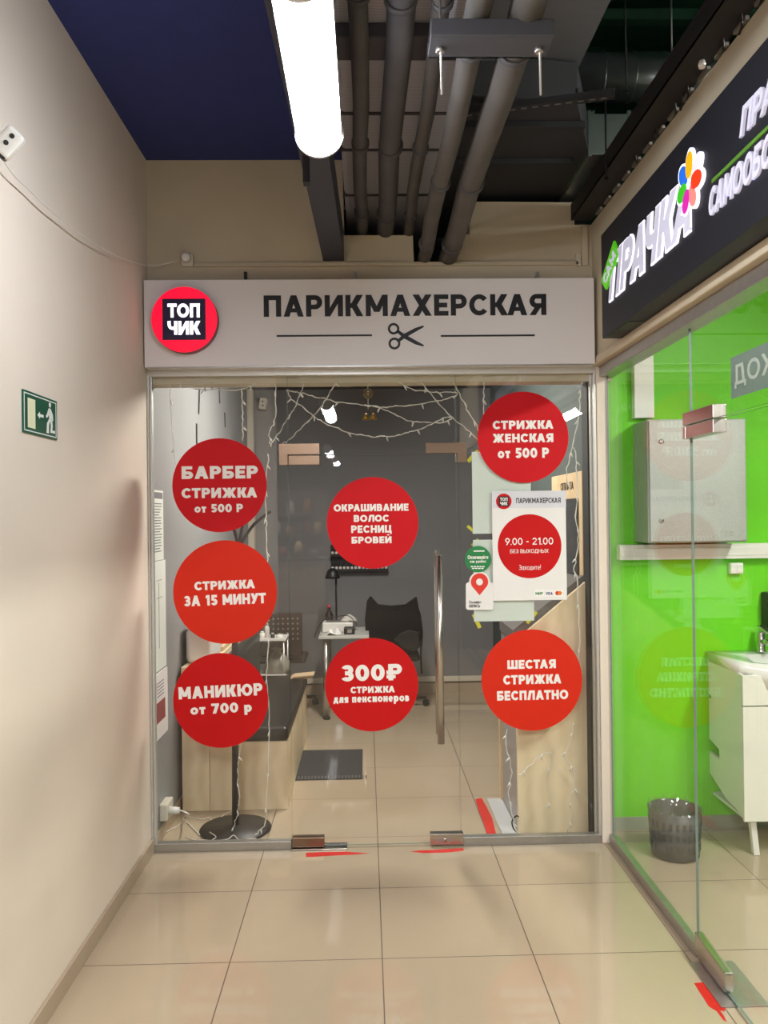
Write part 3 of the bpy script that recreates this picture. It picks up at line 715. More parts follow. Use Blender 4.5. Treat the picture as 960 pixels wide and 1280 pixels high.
# dark ceiling duct to the right of the pipes
zd = 3.47; A0 = onZ(560, 118, zd); yA = A0.y
t = thing('ventilation_duct', (.75, 3.7, zd), 'wide dark painted sheet duct with black flanges, right of the pipes', 'duct')
p1 = onZ(722, 128, zd); p2 = onZ(737, 196, zd); p3 = onZ(720, 250, zd)
poly = [Vector((.42, yA, zd)), Vector((p1.x, p1.y, zd)), Vector((p2.x, p2.y, zd)), Vector((p3.x + .05, 4.9, zd)), Vector((.42, 4.9, zd))]
MB().prism(poly, (0, 0, .17)).build('duct_body', mat('dark_duct_paint', (38, 38, 40), .8, noise=.05), t, bevel=.004)
for px_, py_ in ((676, 153), (668, 199)):
    q = onZ(px_, py_, zd); MB().box(.44, (p1.x + p2.x) / 2 + (.02 if py_ > 170 else -.02), q.y - .018, q.y + .018, zd - .028, zd).build('flange', black_paint, t, bevel=.003)
a = onZ(566, 143, zd - .04); c = onZ(762, 118, zd - .04)
d = (c - a); L = d.length / 2; d.normalize()
t = thing('cable_rail', (a + c) / 2, 'thin black perforated rail crossing under the dark duct', 'rail')
MB().obox((a + c) / 2, d, d.cross(UZ), UZ, L + .02, .022, .012).build('rail', black_paint, t)
mb = MB()
for k in range(14): 
    q = a + (c - a) * (k + .5) / 14 + d.cross(UZ) * .0; mb.obox(q - UZ * .0125, d, d.cross(UZ), UZ, .012, .005, .001)
mb.build('slots', mat('slot_grey', (96, 94, 92), .6), t)
for k in (.2, .8):
    q = a + (c - a) * k; MB().tube([q, q + Vector((0, 0, .04))], .006, 6).build('hanger', black_paint, t)
# spiral duct, box duct and rods in the void
yv = 4.0; q = onY(800, 97, yv); r = 28.5 * yv / F_PX; x0 = .95; 
t = thing('spiral_duct', (1.6, yv, q.z - r), 'round galvanised duct crossing the dark void above the laundry sign', 'duct')
MB().tube([(x0, yv, q.z), (3.4, yv, q.z)], r, 40).build('duct_body', galv, t)
for k in range(9):
    xx = x0 + .1 + k * .155; MB().tube([(xx, yv, q.z), (xx + .006, yv, q.z)], r + .003, 40).build('seam', galv, t)
yv2 = 3.75; a = onY(737, 193, yv2); c = onY(786, 142, yv2)
t = thing('box_duct', ((a.x + c.x) / 2, yv2, a.z), 'square galvanised box duct beside the dark duct, under the round duct', 'duct')
MB().box(a.x, c.x, yv2, yv2 + .6, a.z, c.z).build('duct_body', galv, t, bevel=.003)
b0 = onY(722, 165, yv2); b0.x = max(b0.x, p2.x + .01)
MB().prism([(b0.x, yv2 + .02, a.z + .06), (a.x - .002, yv2 + .02, a.z), (a.x - .002, yv2 + .02, c.z), (b0.x, yv2 + .02, c.z + .03)], (0, .4, 0)).build('taper', mat('galv_green_lit', (120, 150, 132), .4, .6), t)  # taper tinted green, the green light on it painted into its colour
for xx in (a.x, c.x): MB().box(xx - .008, xx + .008, yv2 - .008, yv2 + .01, a.z - .012, c.z + .012).build('flange', galv, t)
for i, (px_, pa, pb, yr) in enumerate(((783, 0, 118, 3.7), (840, 28, 70, 4.0), (758, 125, 225, 3.6))):
    a = onY(px_, pb, yr); zt_ = 4.75 if px_ > 770 else ZC
    tag(MB().tube([a, (a.x, yr, zt_)], .005, 8).tube([a, (a.x, yr, a.z + .012)], .011, 8).build('threaded_rod', alu if i == 1 else black_paint),
        ['long dark rod in front of the round duct', 'grey rod holding the round duct', 'thin dark rod in front of the square box duct'][i], 'rod', 'hanging rods in the void')
a = onY(760, 24, 4.3)
tag(MB().box(.95, 3.2, 4.3, 4.36, a.z, a.z + .06).build('roof_beam', mat('green_steel', (26, 60, 44), .6)), 'dark green beam high in the void above the round duct', 'beam')
# cable tray on top of the fascia
t = thing('cable_tray', (1.17, 2.2, 3.30), 'black metal cable tray with frayed cables along the top of the laundry wall', 'tray')
mb = MB().box(1.115, 1.225, .3, YW - .02, 3.315, 3.32).box(1.115, 1.119, .3, YW - .02, 3.315, 3.40).box(1.222, 1.226, .3, YW - .02, 3.315, 3.40)
mb.build('tray', mat('tray_black', (36, 34, 34), .6, .2, noise=.15), t)
for k in range(26): y = .5 + k * .142; MB().box(1.216, 1.229, y, y + .085, 3.303, 3.315).build('edge_clip', mat('clip_grey', (120, 114, 106), .6), t)
random.seed(3)
for k in range(4):
    pts = [(1.13 + .025 * k + random.uniform(-.012, .012), .4 + i * .35, 3.335 + random.uniform(0, .05)) for i in range(11)]
    MB().tube(smooth_path(pts, 3), .008, 6).build('cable', plastic_b, t)
random.seed(9)
for k in range(10):
    y = random.uniform(2.3, 3.6); MB().tube([(1.20, y, 3.318), (1.215, y + .03, 3.295), (1.22, y + .06, 3.302 - random.uniform(0, .02))], .004, 5).build('loose_tie', plastic_b, t)
p = onX(876, 100, 1.18)
tag(MB().lathe([(.011, 0), (.013, .012), (.008, .03)], (1.185, p.y, 3.29), 16).build('ceiling_spot', mat('spot_white', (255, 255, 255), .4)), 'tiny white round fitting under the cable tray', 'fitting')
# cable trunking and junction box on the wall above the sign
a = onY(243, 330, YW); c = onY(722, 333, YW)
t = thing('wall_trunking', ((a.x + c.x) / 2, YW, a.z), 'thin cream cable trunking along the wall just above the sign', 'trunking')
zt_ = (a.z + c.z) / 2
MB().box(a.x, c.x, YW - .018, YW, zt_ - .008, zt_ + .012).build('channel', cream_old, t, bevel=.002)
q = onY(733, 310, YW)
MB().box(c.x - .012, c.x + .012, YW - .018, YW, zt_ - .012, zt_ + .05).build('end_clip', plastic_off, t)
a = onY(235, 326, YW)
t = thing('wall_socket', (a.x, YW, a.z - .03), 'cream socket with a round white adapter plugged in, above the red badge', 'socket')
MB().box(a.x - .032, a.x + .032, YW - .03, YW, a.z - .036, a.z + .03).build('socket_box', plastic_off, t, bevel=.006)
MB().lathe([(.024, 0), (.024, -.03), (.02, -.038), (.004, -.039)], (a.x, YW - .03, a.z + .002), 24, axis='Y').build('adapter', plastic_w, t)
a0 = onY(727, 300, YW)
tag(MB().box(a0.x - .002, a0.x + .03, YW - .02, YW, onY(727, 333, YW).z, onY(727, 284, YW).z).build('corner_strip', cream_old, bevel=.003), 'short cream vertical strip at the right end of the wall above the sign', 'trunking')

# left wall: camera box and its wire
cc = onX(9, 176.5, XL + .065)
t = thing('security_camera', (XL, cc.y, cc.z - .05), 'white wall-mounted box with two round black lenses, high on the left wall', 'camera')
fn = (Vector((0.3, -1, -.25))).normalized(); sx = Vector((.64, .1, .76)); sx = (sx - sx.dot(fn) * fn).normalized(); sy = fn.cross(sx)
MB().obox(cc - fn * .03, sx, sy, fn, .045, .03, .03).build('case', plastic_w, t, bevel=.012, seg=3)
for k in (-1, 1):
    e = cc + sx * (.0135 * k + .008); MB().prism(circle(e + fn * .0003, .0075, sx, sy, 24), fn * .002).build('lens', plastic_b, t)
MB().obox(cc - fn * .03 - sx * .043, sx, sy, fn, .008, .024, .026).build('bottom_grille', plastic_b, t, bevel=.004)
MB().tube([(XL, cc.y + .02, cc.z), tuple(cc - fn * .04)], .014, 12).build('mount', plastic_w, t)
wp_ = [(2, 196), (16, 217), (41, 241), (58, 258), (87, 282), (108, 298), (130, 311), (152, 322)]
pts = [onX(x, y, XL + .035) for x, y in wp_] + [Vector((XL + .03, 4.10, onY(177, 331, 4.1).z)), onY(200, 331, 4.2), onY(222, 326, YW - .045)]
tag(MB().tube(smooth_path(pts, 5), .0028, 6).build('camera_wire', wire_w), 'thin white wire drooping along the left wall to the socket above the badge', 'wire')
# exit sign
a = onX(27, 540, XL); c = onX(70, 502, XL)
u0, u1 = onX(27, 513, XL).y, onX(70, 526.5, XL).y
v0 = (onX(27, 539, XL).z + onX(70, 551, XL).z) / 2; v1 = (onX(27, 485, XL).z + onX(70, 503, XL).z) / 2
W_, H_ = u1 - u0, v1 - v0
es = thing('exit_sign', (XL, (u0 + u1) / 2, v0), 'green and white emergency exit sign with a running figure on the left wall', 'sign')
def E(u, v, d=0.): return Vector((XL + .004 + d, u0 + u * W_, v0 + v * H_))
def ebox(mb, a, b_, c_, d_, dep=.0005, base=0.): mb.prism([E(a, c_, base), E(b_, c_, base), E(b_, d_, base), E(a, d_, base)], (dep, 0, 0))
ex_green = mat('exit_green', (14, 84, 62), .45); ex_white = mat('exit_white', (232, 232, 196), .5)
MB().prism([E(0, 0, -.004), E(1, 0, -.004), E(1, 1, -.004), E(0, 1, -.004)], (.004, 0, 0)).build('plate', ex_green, es)
mb = MB(); ebox(mb, .04, .96, .05, .075); ebox(mb, .04, .96, .925, .95); ebox(mb, .03, .045, .05, .95); ebox(mb, .955, .97, .05, .95); mb.build('border', mat('exit_border', (238, 240, 234), .5), es)
mb = MB(); ebox(mb, .13, .34, .14, .84); mb.build('door_mark', ex_white, es)
mb = MB(); mb.prism([E(*p) for p in [(.40, .5), (.47, .59), (.47, .54), (.58, .54), (.58, .47), (.47, .47), (.47, .42)]], (.0005, 0, 0)); mb.build('arrow_mark', mat('exit_border', (238, 240, 234)), es)
mb = MB(); mb.prism([E(.775 + .032 * math.cos(i * PI / 10), .845 + .064 * math.sin(i * PI / 10)) for i in range(20)], (.0005, 0, 0))
for p in ([(.735, .755), (.80, .755), (.835, .54), (.82, .46), (.75, .46)], [(.735, .75), (.685, .60), (.65, .54), (.665, .49), (.71, .53), (.765, .64)], [(.80, .75), (.86, .62), (.875, .47), (.845, .46), (.83, .58)],
          [(.74, .48), (.80, .48), (.74, .34), (.73, .12), (.665, .12), (.68, .36)], [(.78, .48), (.84, .48), (.855, .32), (.84, .22), (.93, .22), (.93, .15), (.78, .15), (.80, .3)]):
    mb.prism([E(*q) for q in p], (.0005, 0, 0))
mb.build('figure_mark', mat('exit_border', (238, 240, 234)), es)

# ================================================================== LAUNDRY FRONT
XS = 1.13
gz0 = .035
yjoint = onX(864, 650, XR).y
ztr = onX(900, 522, XR).z; ZG = 2.48
def pane_r(name, y0, y1, z0, z1):
    b = MB(); b.box(XR, XR + TG, y0, y1, z0, z1); b.m = [1, 1, 1, 1, 0, 0]
    return b.build(name, [glass_r, glass_edge])
struct(pane_r('window_4', yjoint + .001, YG - .03, gz0, ZG), 'fixed laundry glass next to the corner post')
struct(pane_r('window_5', -1.7, yjoint - .001, ztr + .005, ZG), 'laundry glass transom')
d2 = thing('door_2', (XR, yjoint - .5, 0), 'frameless glass laundry door', 'door'); d2['kind'] = 'structure'
yd2 = yjoint - .95
b = MB(); b.box(XR, XR + TG, yd2, yjoint - .001, .012, ztr - .004); b.m = [1, 1, 1, 1, 0, 0]; b.build('door_pane', [glass_r, glass_edge], d2)
struct(pane_r('window_6', -1.7, yd2 - .004, gz0, ztr), 'laundry glass nearest the viewer')
struct(MB().box(XR - .012, XR + .022, yjoint - .005, YG - .02, 0, .05).build('trim_12', alu, bevel=.002))
struct(MB().box(XR - .018, XR + .03, -1.7, yd2, 0, .05).build('trim_13', alu, bevel=.002))
# hinge of the laundry door
ya, yb2 = onX(853, 530, XR - .02).y, onX(891, 527, XR - .02).y
z0_, z1_ = onX(853, 549.5, XR - .02).z, onX(853, 517, XR - .02).z
t = thing('patch_fitting', (XR, (ya + yb2) / 2, z0_), 'polished patch hinge at the top corner of the laundry glass door', 'hinge')
MB().box(XR - .02, XR + .03, yb2, ya, ztr + .002, z1_).build('transom_plate', steel, t, bevel=.002)
MB().box(XR - .02, XR + .03, yb2, yjoint - .005, z0_, ztr - .003).build('door_plate', steel, t, bevel=.002)
MB().box(XR - .02, XR + .03, yjoint, ya, z0_, ztr - .003).build('jamb_plate', steel, t, bevel=.002)
# floor pivot
ya, yb2 = yjoint, onX(903, 1222, XR - .02).y
t = thing('door_pivot', (XR, (ya + yb2) / 2, 0), 'steel pivot shoe of the laundry door on a wide floor plate', 'hinge')
MB().prism([(XR - .012, ya, .01), (XR - .012, yb2 + .01, .01), (XR - .012, yb2, .02), (XR - .012, yb2, .085), (XR - .012, ya, .10)], (.034, 0, 0)).build('shoe', steel, t, bevel=.006)
fp = [onZ(*p, .006) for p in [(864, 1202), (877, 1201), (945, 1257), (907, 1258)]]
MB().box(XR - .052, XR + .12, fp[3].y, fp[0].y, 0, .006).build('floor_plate', alu, t, bevel=.001)
# white trim foot and mirrored sticker ВЫХОД
ya, yb2 = onX(910, 470, XR).y, onX(910, 470, XR).y - .52
za, zb3 = onX(910, 499, XR).z, onX(910, 447.5, XR).z
st = MB().box(XR + TG, XR + TG + .0015, yb2, ya, za, zb3).build('exit_sticker', mat('grey_sticker', (128, 150, 140), .5))
tag(st, 'grey rectangular sticker reading ВЫХОД backwards on the laundry glass', 'sticker')
mb = MB(); hs = zb3 - za
ch_ = XR + TG - 0.0
letter(mb, 'ВЫХОД', (XR + TG, yb2 + .04, za + hs * .22), (XR + TG, ya - .03, za + hs * .22), (XR + TG, yb2 + .04, za + hs * .78), (-.0007 - TG * 0, 0, 0), .17, .12)
for i, v in enumerate(mb.v): mb.v[i] = Vector((v.x - .0, v.y, v.z))
mb.build('lettering', mat('sticker_text', (196, 208, 196), .5), st)

# sign of the laundry
b1 = onX(752, 297, XS); b2 = onX(752, 424, XS)
ls_y1 = (b1.y + b2.y) / 2; lz0, lz1 = b2.z, onX(752, 297, XS).z
lz1 = (lz1 + onX(955, 45, XS).z) / 2
ls = thing('laundry_sign', ((XS + XF) / 2, ls_y1 - 1, lz0), 'black light-box sign with white raised letters and a petal flower on the right', 'sign')
MB().box(XS, XF, .6, ls_y1, lz0, lz1).build('box', mat('sign_black', (24, 26, 36), .55), ls, bevel=.003)
MB().box(XS + .012, XF - .005, ls_y1 - .34, ls_y1 - .2, lz0 - .003, lz0).build('cover_plate', mat('cover_dark', (44, 50, 44), .5), ls)
letter_face = mat('letter_white', (214, 214, 228), .5, emit=.30, ergb=(226, 224, 255))
halo = mat('letter_halo', (250, 248, 255), .4, emit=1.1, ergb=(240, 236, 255))
def S(px, py, d=0.): p = onX(px, py, XS); return Vector((XS - d, p.y, p.z))
UYn = Vector((0, -1, 0))
def sign_text(s, L_, Rr, Tt, dep, tt, gap, shear, name, mtl):
    """L_, Rr bottom corners and Tt a top point, all pixels on the sign face"""
    p0 = S(*L_); p1 = S(*Rr); z = (p0.z + p1.z) / 2; h = S(*Tt).z - z
    p0 = Vector((XS, p0.y, z)); p1 = Vector((XS, p1.y, z))
    if h > .1: letter(MB(), s, p0, p1, p0 + UZ * h, (-dep * .7, 0, 0), tt, gap, shear, grow=.007).build(name + '_halo', halo, ls)
    return letter(MB(), s, p0, p1, p0 + UZ * h, (-dep, 0, 0), tt * .86, gap, shear).build(name, mtl, ls)
sign_text('ПРАЧКА', (762.6, 376), (865, 288), (771, 314), .008, .27, .07, .32, 'lettering', letter_face)
sign_text('ПРАЧЕЧНАЯ', (927, 163.6), (1090, 22), (930.5, 134), .008, .25, .08, .32, 'upper_lettering', letter_face)
sign_text('САМООБСЛУЖИВАНИЯ', (888.8, 259), (1120, 92), (891.5, 235), .008, .25, .08, .32, 'lower_lettering', letter_face)
a = S(891, 228.7); c = S(960, 158.5); z = (a.z + c.z) / 2
MB().box(XS - .004, XS, .9, a.y, z - .006, z + .006).build('green_rule', mat('rule_green', (96, 150, 50), .5), ls)
tagp = [S(753.8, 351, .01), S(759.5, 362, .01), S(775.5, 318, .01), S(769.5, 301, .01)]
MB().prism(tagp, (.01, 0, 0)).build('green_tag', mat('tag_green', (96, 200, 40), .4, emit=.35, ergb=(96, 210, 30)), ls)
mb = MB(); P0 = tagp[1] * .12 + tagp[0] * .88; U_ = (tagp[3] - tagp[0])
q0 = tagp[1] + (tagp[2] - tagp[1]) * .1 + (tagp[0] - tagp[1]) * .2; q1 = tagp[1] + (tagp[2] - tagp[1]) * .92 + (tagp[0] - tagp[1]) * .2; q2 = tagp[1] + (tagp[2] - tagp[1]) * .1 + (tagp[0] - tagp[1]) * .8
letter(mb, 'САМ', q0, q1, q2, (-.003, 0, 0), .2, .12); mb.build('tag_lettering', letter_face, ls)
fc = S(864.5, 230)
def petal(tip, rgb, wd, name):
    tp = S(*tip); d = tp - fc; L = d.length; d.normalize(); s = Vector((0, d.z, -d.y))
    def shp(a0, a1, w): return [fc + d * (L * (a0 + (a1 - a0) * (1 - math.cos(i * PI / 12)) / 2)) + s * w * math.sin(i * PI / 12) for i in range(13)] + [fc + d * (L * (a0 + (a1 - a0) * (1 - math.cos(i * PI / 12)) / 2)) - s * w * math.sin(i * PI / 12) for i in range(11, 0, -1)]
    MB().prism([p + Vector((-.009, 0, 0)) for p in shp(.0, 1.1, wd * 1.25)], (.009, 0, 0)).build('petal_backing', halo, ls)
    MB().prism([p + Vector((-.0105 - .0004 * (sum(rgb) % 7), 0, 0)) for p in shp(.16, 1.0, wd)], (.0015, 0, 0)).build('petal', mat(name, rgb, .4, emit=.45, ergb=rgb), ls)
petal((865.4, 189), (236, 180, 20), .030, 'petal_yellow'); petal((878.5, 194.5), (232, 228, 240), .028, 'petal_white'); petal((881, 219.5), (232, 62, 24), .030, 'petal_orange')
petal((872.5, 255), (244, 140, 130), .028, 'petal_pink'); petal((859, 267.5), (214, 40, 170), .028, 'petal_magenta'); petal((850.5, 250.5), (60, 190, 40), .030, 'petal_green'); petal((853, 214.5), (36, 110, 232), .032, 'petal_blue')

# ================================================================== LAUNDRY ROOM
def G_(px, py, d=0.): return onY(px, py, YGR - d)
a = G_(794, 677); c = onY(933, 523, YGR - .23); bt = onY(812, 679, YGR - .23)
x0c = onY(810.5, 600, YGR - .23).x; x1c = c.x
t = thing('steel_cabinet', ((x0c + x1c) / 2, YGR, bt.z), 'silver hammered-steel wall cabinet with two round locks on the green wall', 'cabinet')
MB().box(x0c, x1c, YGR - .22, YGR, bt.z, c.z).build('body', cab_metal, t, bevel=.003)
MB().box(x0c + .006, x1c - .006, YGR - .232, YGR - .22, bt.z + .006, c.z - .006).build('door', cab_metal, t, bevel=.004)
for py_ in (552, 651):
    q = onY(826.5, py_, YGR - .232); MB().lathe([(.013, 0), (.013, -.006), (.008, -.008)], (q.x, YGR - .232, q.z), 20, axis='Y').box(q.x - .003, q.x + .003, YGR - .242, YGR - .238, q.z - .008, q.z + .008).build('lock', steel_pol, t)
a = G_(775, 703, .06); c = G_(775, 680.5, .06)
t = tag(MB().box(a.x, 4.5, YGR - .06, YGR, a.z + .012, c.z - .004).box(a.x, 4.5, YGR - .064, YGR - .06, a.z + .03, c.z - .022).build('wall_trunking', plastic_w, bevel=.003), 'white cable trunking along the green wall below the steel cabinet', 'trunking')
a = G_(794.5, 600, .05); c = G_(817, 434, .05); 
tag(MB().box(a.x, c.x, YGR - .05, YGR, bt.z + .68, 3.2).build('riser_trunking', plastic_w, bevel=.003), 'white vertical trunking rising from the steel cabinet', 'trunking')
q = G_(921, 710.5, .03)
t = thing('wall_socket', (q.x, YGR, q.z - .03), 'small white double socket under the trunking on the green wall', 'socket')
MB().box(q.x - .036, q.x + .036, YGR - .035, YGR, q.z - .03, q.z + .03).build('socket_box', plastic_w, t, bevel=.006)
MB().box(q.x - .002, q.x + .03, YGR - .04, YGR - .034, q.z - .022, q.z + .024).build('socket_lid', plastic_w, t, bevel=.003)
# vanity with basin
lg = onZ(927, 1074); yv = lg.y - .0
vx0 = G_(886, 900).x; vyf = onZ(927, 1075).y + .01; vx1 = vx0 + .62
vz0 = onY(918, 1028, vyf).z; vzt = onY(917, 857, vyf).z
vz1 = G_(886, 826).z
t = thing('vanity_unit', ((vx0 + vx1) / 2, YGR - .2, 0), 'white vanity cabinet with slanted legs on the laundry floor', 'vanity')
# side board with ragged plumbing cut-outs and a chamfered bottom
sp_ = [(vyf + .02, vz0 + .025), (vyf + .02, vz1), ((YGR - .004), vz1), ((YGR - .004), vz1 - .18), ((YGR - .004) - .03, vz1 - .185), ((YGR - .004) - .035, vz1 - .20), ((YGR - .004), vz1 - .205), ((YGR - .004), vz1 - .43), ((YGR - .004) - .12, vz1 - .455), ((YGR - .004) - .125, vz1 - .51), ((YGR - .004), vz1 - .50), ((YGR - .004), vz0 + .12), ((YGR - .004) - .2, vz0 + .045)]
MB().prism([(vx0, y, z) for y, z in sp_], (.016, 0, 0)).build('side_board', cab_white, t)
MB().box(vx1 - .016, vx1, vyf + .02, (YGR - .004), vz0, vz1).build('side_board', cab_white, t)
MB().box(vx0 + .016, vx1 - .016, vyf + .02, (YGR - .004), vz0, vz0 + .016).build('bottom_board', cab_white, t)
zdr = onY(920, 883.5, vyf).z
MB().box(vx0, vx1, vyf, vyf + .019, vz0, zdr - .003).build('door', cab_white, t, bevel=.002)
MB().box(vx0, vx1, vyf, vyf + .019, zdr + .003, vz1 - .002).build('drawer', cab_white, t, bevel=.002)
for xx, s in ((vx0 + .03, 1), (vx1 - .06, -1)):
    for yy_ in (vyf + .05,):
        MB().obox((xx + .02 + s * .02, yy_, vz0 / 2), (1, 0, 0), (0, 1, 0), (-s * .10 if s > 0 else .10, 0, 1), .015, .015, vz0 / 2 - .001).build('leg', plastic_w, t, bevel=.002)
bs = thing('wash_basin', ((vx0 + vx1) / 2, YGR - .22, vz1), 'white ceramic wash basin with a rounded front on the vanity', 'basin')
zt1 = vz1 + .055
xs0, xs1 = vx0 - .012, vx1 + .012
n = 24; outl = []; 
for i in range(n + 1):
    u = i / n; xx = xs0 + (xs1 - xs0) * u; outl.append((xx, vyf + .03 - .13 * math.sin(PI * u) ** 1.4))
cx_, cy_ = (xs0 + xs1) / 2, YGR - .24
mb = MB()
rim = [Vector((x, y, zt1)) for x, y in outl] + [Vector((xs1, YGR, zt1)), Vector((xs0, YGR, zt1))]
low = [Vector((cx_ + (p.x - cx_) * .97, YGR - (YGR - p.y) * .93, vz1 - (.125 * max(0, math.sin(PI * (p.x - xs0) / (xs1 - xs0))) if p.y < YGR - .1 else 0))) for p in rim]
nr = len(rim); ell = []
for i in range(nr):
    p = rim[i]; dx, dy = (p.x - cx_), (p.y - cy_); L = math.hypot(dx / .25, dy / .17); ell.append(Vector((cx_ + dx / L, cy_ + dy / L, zt1 - .004)))
inner = [Vector((cx_ + (p.x - cx_) * .75, cy_ + (p.y - cy_) * .75, zt1 - .09)) for p in ell]
bot = [Vector((cx_ + (p.x - cx_) * .2, cy_ + (p.y - cy_) * .2, zt1 - .11)) for p in ell]
rings = [low, rim, ell, inner, bot]; vs = [v for rg in rings for v in rg]
fs = [(r * nr + i, r * nr + (i + 1) % nr, (r + 1) * nr + (i + 1) % nr, (r + 1) * nr + i) for r in range(4) for i in range(nr)] + [tuple(range(4 * nr, 5 * nr)), tuple(range(nr - 1, -1, -1))]
mb.add(vs, fs, 0, True); mb.build('bowl', ceramic, bs)
MB().lathe([(.016, 0), (.012, -.004)], (cx_, cy_ + .10, zt1 - .05), 20, axis='Y').build('overflow_ring', steel_pol, bs)
fx = onY(952, 820, YGR - .07).x
t = thing('basin_tap', (fx, YGR - .075, zt1), 'chrome lever tap on the back rim of the wash basin', 'tap')
MB().lathe([(.026, 0), (.026, .01), (.021, .015), (.021, .10), (.018, .115)], (fx, YGR - .07, zt1), 24).build('body', steel_pol, t)
MB().tube([(fx, YGR - .07, zt1 + .06), (fx, YGR - .13, zt1 + .065), (fx, YGR - .18, zt1 + .055)], [.016, .014, .012], 16).build('spout', steel_pol, t)
MB().obox((fx, YGR - .10, zt1 + .13), (1, 0, 0), (0, 1, .25), (0, -.25, 1), .014, .05, .006).build('lever', steel_pol, t, bevel=.003)
q = G_(966, 763, .05)
t = thing('soap_dispenser', (q.x, YGR, q.z - .1), 'dark dispenser on the green wall at the right edge', 'dispenser')
MB().box(q.x - .045, q.x + .05, YGR - .09, YGR, q.z - .1, q.z + .1).build('case', plastic_b, t, bevel=.012)
MB().box(q.x - .02, q.x + .02, YGR - .1, YGR - .02, q.z - .112, q.z - .1).build('nozzle', alu, t)
# waste bin with liner
bc = onZ(844, 1068); br = .118; bh = onY(842, 1009, bc.y).z
t = thing('waste_bin', (bc.x, bc.y, 0), 'grey round waste bin with a clear liner beside the laundry glass', 'bin')
MB().lathe([(.001, 0), (br - .014, 0), (br, .008), (br + .012, bh), (br + .006, bh), (br - .006, .012), (.001, .012)], (bc.x, bc.y, 0), 40).build('bucket', bag_grey, t)
mb = MB()
for k in range(24):
    a = 2 * PI * k / 24
    for r0_ in range(3):
        zz = bh * (.12 + r0_ * .24); rr = br + .0015 + .012 * (zz + .035) / bh
        mb.obox((bc.x + rr * math.cos(a), bc.y + rr * math.sin(a), zz + .035), (-math.sin(a), math.cos(a), 0), (0, 0, 1), (math.cos(a), math.sin(a), 0), .008, .018, .001)
mb.build('side_slots', mat('bin_slot', (64, 66, 64), .5), t)
liner = glass_mat('clear_liner', (.93, .94, .93, 1), .07, .5)
random.seed(5); n = 48; vs = []; fs = []
prof = [(br + .008, bh - .13), (br + .015, bh - .06), (br + .017, bh - .02), (br + .012, bh + .012), (br - .004, bh + .006), (br - .012, bh - .06), (br - .02, bh - .14)]
for j, (rr, zz) in enumerate(prof):
    for k in range(n):
        a = 2 * PI * k / n; w_ = (.003 if j < 3 else .012) * math.sin(k * 1.9 + j) + random.uniform(-.0035, .0035)
        vs.append((bc.x + (rr + w_ * .4) * math.cos(a), bc.y + (rr + w_ * .4) * math.sin(a), zz + w_ * 1.2))
for j in range(len(prof) - 1):
    for k in range(n): fs.append((j * n + k, j * n + (k + 1) % n, (j + 1) * n + (k + 1) % n, (j + 1) * n + k))
MB().add(vs, fs, 0, True).build('liner', liner, t)

# ================================================================== RED TAPE ON THE FLOOR
def floor_patch(name, pts, label, z=.0006):
    return tag(MB().prism([onZ(*p, z) for p in pts], (0, 0, -.0005)).build(name, red_tape), label, 'tape', 'red tape on the floor')
floor_patch('floor_tape', [(382, 1066), (400, 1065), (432, 1064.5), (446, 1065.5), (462, 1066.5), (445, 1068), (425, 1069), (383, 1071.3)], 'torn red tape on the floor at the left side of the salon door')
floor_patch('floor_tape', [(513, 1064.6), (524, 1063), (540, 1062.4), (560, 1061), (579, 1060.2), (580, 1063), (566, 1065), (548, 1066), (530, 1066.2)], 'torn red tape on the floor below the salon door lock')
floor_patch('floor_tape', [(594, 999), (602, 997.5), (605, 1003), (609, 1010), (615, 1022), (620, 1041.5), (609, 1043), (605, 1030), (598, 1012)], 'worn red tape on the salon floor beside the counter base')
floor_patch('floor_tape', [(867.5, 1229), (882, 1227.5), (888, 1236), (896, 1246), (907, 1260), (906, 1264), (900, 1263), (905, 1270), (908.5, 1277), (904, 1275), (896, 1264), (886, 1258)], 'bright torn red tape beside the floor plate of the laundry door')

# ================================================================== INSIDE THE SALON
# coat stand
cb = onZ(294.5, 1037); 
t = thing('coat_stand', (cb.x, cb.y, 0), 'black coat stand with curved hooks and a round base behind the left glass', 'coat stand')
MB().lathe([(.001, 0), (.195, 0), (.2, .006), (.195, .014), (.06, .022), (.03, .03), (.001, .031)], (cb.x, cb.y, 0), 56).build('base', plastic_b, t)
zt_ = onY(299, 690, cb.y).z; MB().tube([(cb.x, cb.y, .02), (cb.x + .012, cb.y, zt_)], [.02, .017], 16).build('pole', plastic_b, t)
for pp in ([(300, 690), (304, 675), (318, 655), (337, 640)], [(298, 690), (301, 668), (305, 645), (306, 625)], [(298, 692), (296, 675), (291, 658), (284, 645)]):
    k = [0, .03, .07, .1]; sgn_ = 1 if pp[3][0] > 300 else -1
    MB().tube(smooth_path([onY(*p, cb.y + sgn_ * k[i]) for i, p in enumerate(pp)], 4), .009, 10).sphere(onY(*pp[3], cb.y + sgn_ * .1), .011, 8).build('hook', plastic_b, t)
